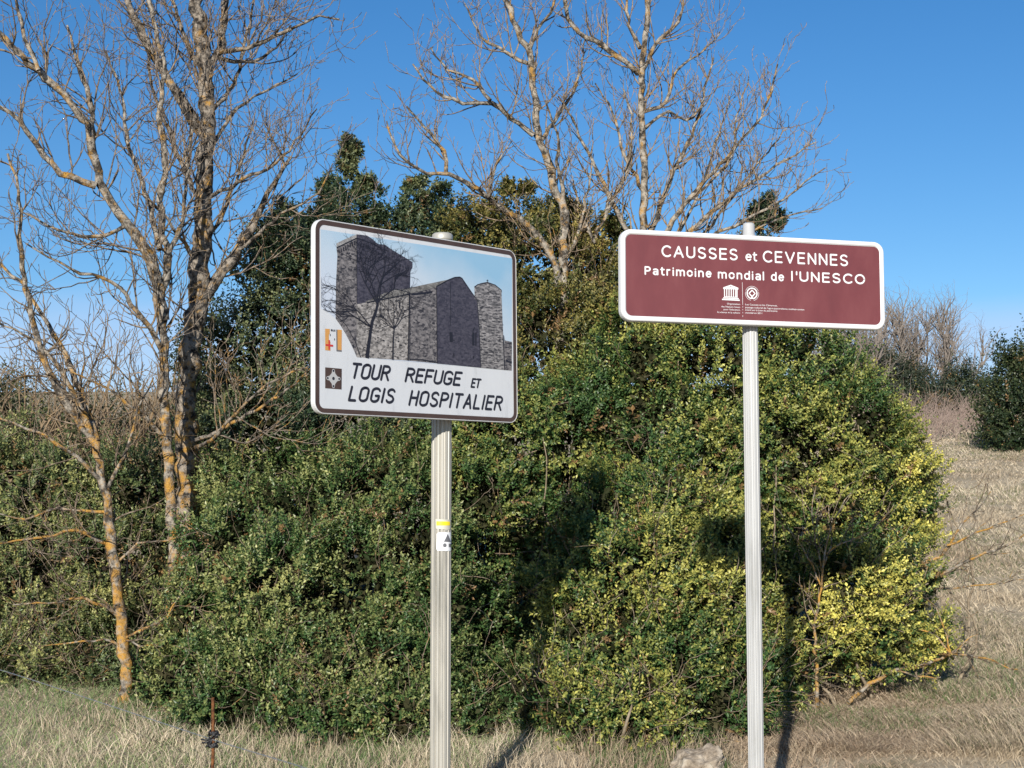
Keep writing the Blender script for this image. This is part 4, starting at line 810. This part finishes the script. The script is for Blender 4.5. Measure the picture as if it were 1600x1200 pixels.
# ------------------------------------------------------------------ grass
def blades(n, xr, yr, h, w, ca, cb, lean=.5, wind=(.5, 0), dens_pow=0, mask=None, name='dry_grass', label='', cat='grass', clump=.0):
    y = yr[0] + (yr[1] - yr[0]) * rng.random(n) ** (1 + dens_pow); x = rng.uniform(0, 1, n)
    x = (xr[0] + (xr[1] - xr[0]) * x) * (y / 10.0) if isinstance(xr, tuple) else xr(x, y)
    if mask is not None:
        k = mask(x, y); x, y = x[k], y[k]
    if clump:
        nc = len(x) // 14; ci = rng.integers(0, nc, len(x)); cx, cyy = x[:nc][ci], y[:nc][ci]
        sel = rng.random(len(x)) < .75; x = np.where(sel, cx + rng.normal(size=len(x)) * clump, x); y = np.where(sel, cyy + rng.normal(size=len(x)) * clump, y)
    n = len(x); z = np.array([gz(a, b) for a, b in zip(x, y)])
    nz = np.array([mnoise.noise(Vector((a * .9, b * .9, 1))) for a, b in zip(x, y)]); nz2 = np.array([mnoise.noise(Vector((a * 2.3, b * 2.3, 7))) for a, b in zip(x, y)])
    hh = h * rng.uniform(.4, 1.3, n) * (1 + .6 * nz2); ww = w * rng.uniform(.6, 1.4, n) * np.maximum(1, y / 12)
    az = rng.uniform(0, 2 * np.pi, n); ln_ = lean * (1 + .8 * nz); dx = np.cos(az) * ln_ + wind[0] * (nz2 + .5); dy = np.sin(az) * ln_ + wind[1]
    P0 = np.stack([x, y, z - .01], 1); d = np.stack([dx, dy, np.ones(n)], 1); d /= np.linalg.norm(d, axis=1)[:, None]
    P1 = P0 + d * hh[:, None] * .5; d2 = d + np.stack([dx, dy, -.55 * np.ones(n) * rng.uniform(.3, 1.3, n)], 1) * .8; d2 /= np.linalg.norm(d2, axis=1)[:, None]
    P2 = P1 + d2 * hh[:, None] * .55
    a2 = rng.uniform(0, np.pi, n); s = np.stack([np.cos(a2), np.sin(a2) * .5, np.zeros(n)], 1) * ww[:, None]
    V = np.stack([P0 - s, P0 + s, P1 + s * .7, P1 - s * .7, P2], 1).reshape(-1, 3); b = (np.arange(n) * 5)[:, None]
    Fq = b + np.array([[0, 1, 2, 3]]); Ft = b + np.array([[3, 2, 4]])
    n3 = np.array([mnoise.noise(Vector((a * .33, b * .33, 11))) for a, b in zip(x, y)])
    f = np.clip(.5 + .9 * nz + 1.1 * n3 + rng.normal(size=n) * .3, 0, 1)[:, None]; c = (np.array(ca) * (1 - f) + np.array(cb) * f) * rng.uniform(.55, 1.25, (n, 1)); pk = np.clip(-n3 * 3 - .3, 0, 1)[:, None] * rng.random((n, 1)); c = c * (1 - pk * np.array([.08, .16, .16]))
    link(name, npmesh(name, V, [Fq, Ft], np.repeat(c, 5, 0)), M_grass, None, label, cat, kind='stuff')
STRAW, TAN = (.66, .56, .41), (.43, .345, .24)
hx = 3.6
blades(95000, (-hx, hx), (6.8, 12.5), .09, .0026, TAN, STRAW, 1.2, (.5, -.1), .1, label='dry straw grass along the foot of the shrubs', clump=.05)
blades(60000, (-hx, hx), (6.8, 12.0), .11, .0024, (.11, .18, .06), (.27, .33, .15), .5, (.2, 0), .1, mask=lambda x, y: np.array([mnoise.noise(Vector((a * .8 + 3, b * .8, 5))) > -.04 - .45 * (a < -1.2) for a, b in zip(x, y)]), name='green_grass', label='short green grass patches among the straw at the bottom edge')
blades(120000, lambda u, y: (1.5 + u * 2.2) * y / 10.0, (9.5, 46), .14, .003, TAN, STRAW, 1.1, (.7, -.1), .9, name='dry_grass', label='matted pale dry grass covering the rising field', clump=.06)
blades(30000, lambda u, y: (1.6 + u * 2.0) * y / 10.0, (9.5, 40), .09, .003, (.10, .13, .05), (.2, .21, .10), .6, (.2, 0), .8, mask=lambda x, y: np.array([mnoise.noise(Vector((a * .35 + 9, b * .35, 5))) > .0 for a, b in zip(x, y)]), name='green_grass', label='faint green grass streaks across the rising field')
blades(6500, (-3.2, 1.9), (9.0, 10.2), .16, .0022, TAN, STRAW, .35, (.1, -.1), 0, name='tall_dry_grass', label='taller dry grass stalks standing in front of the shrubs', clump=.04)
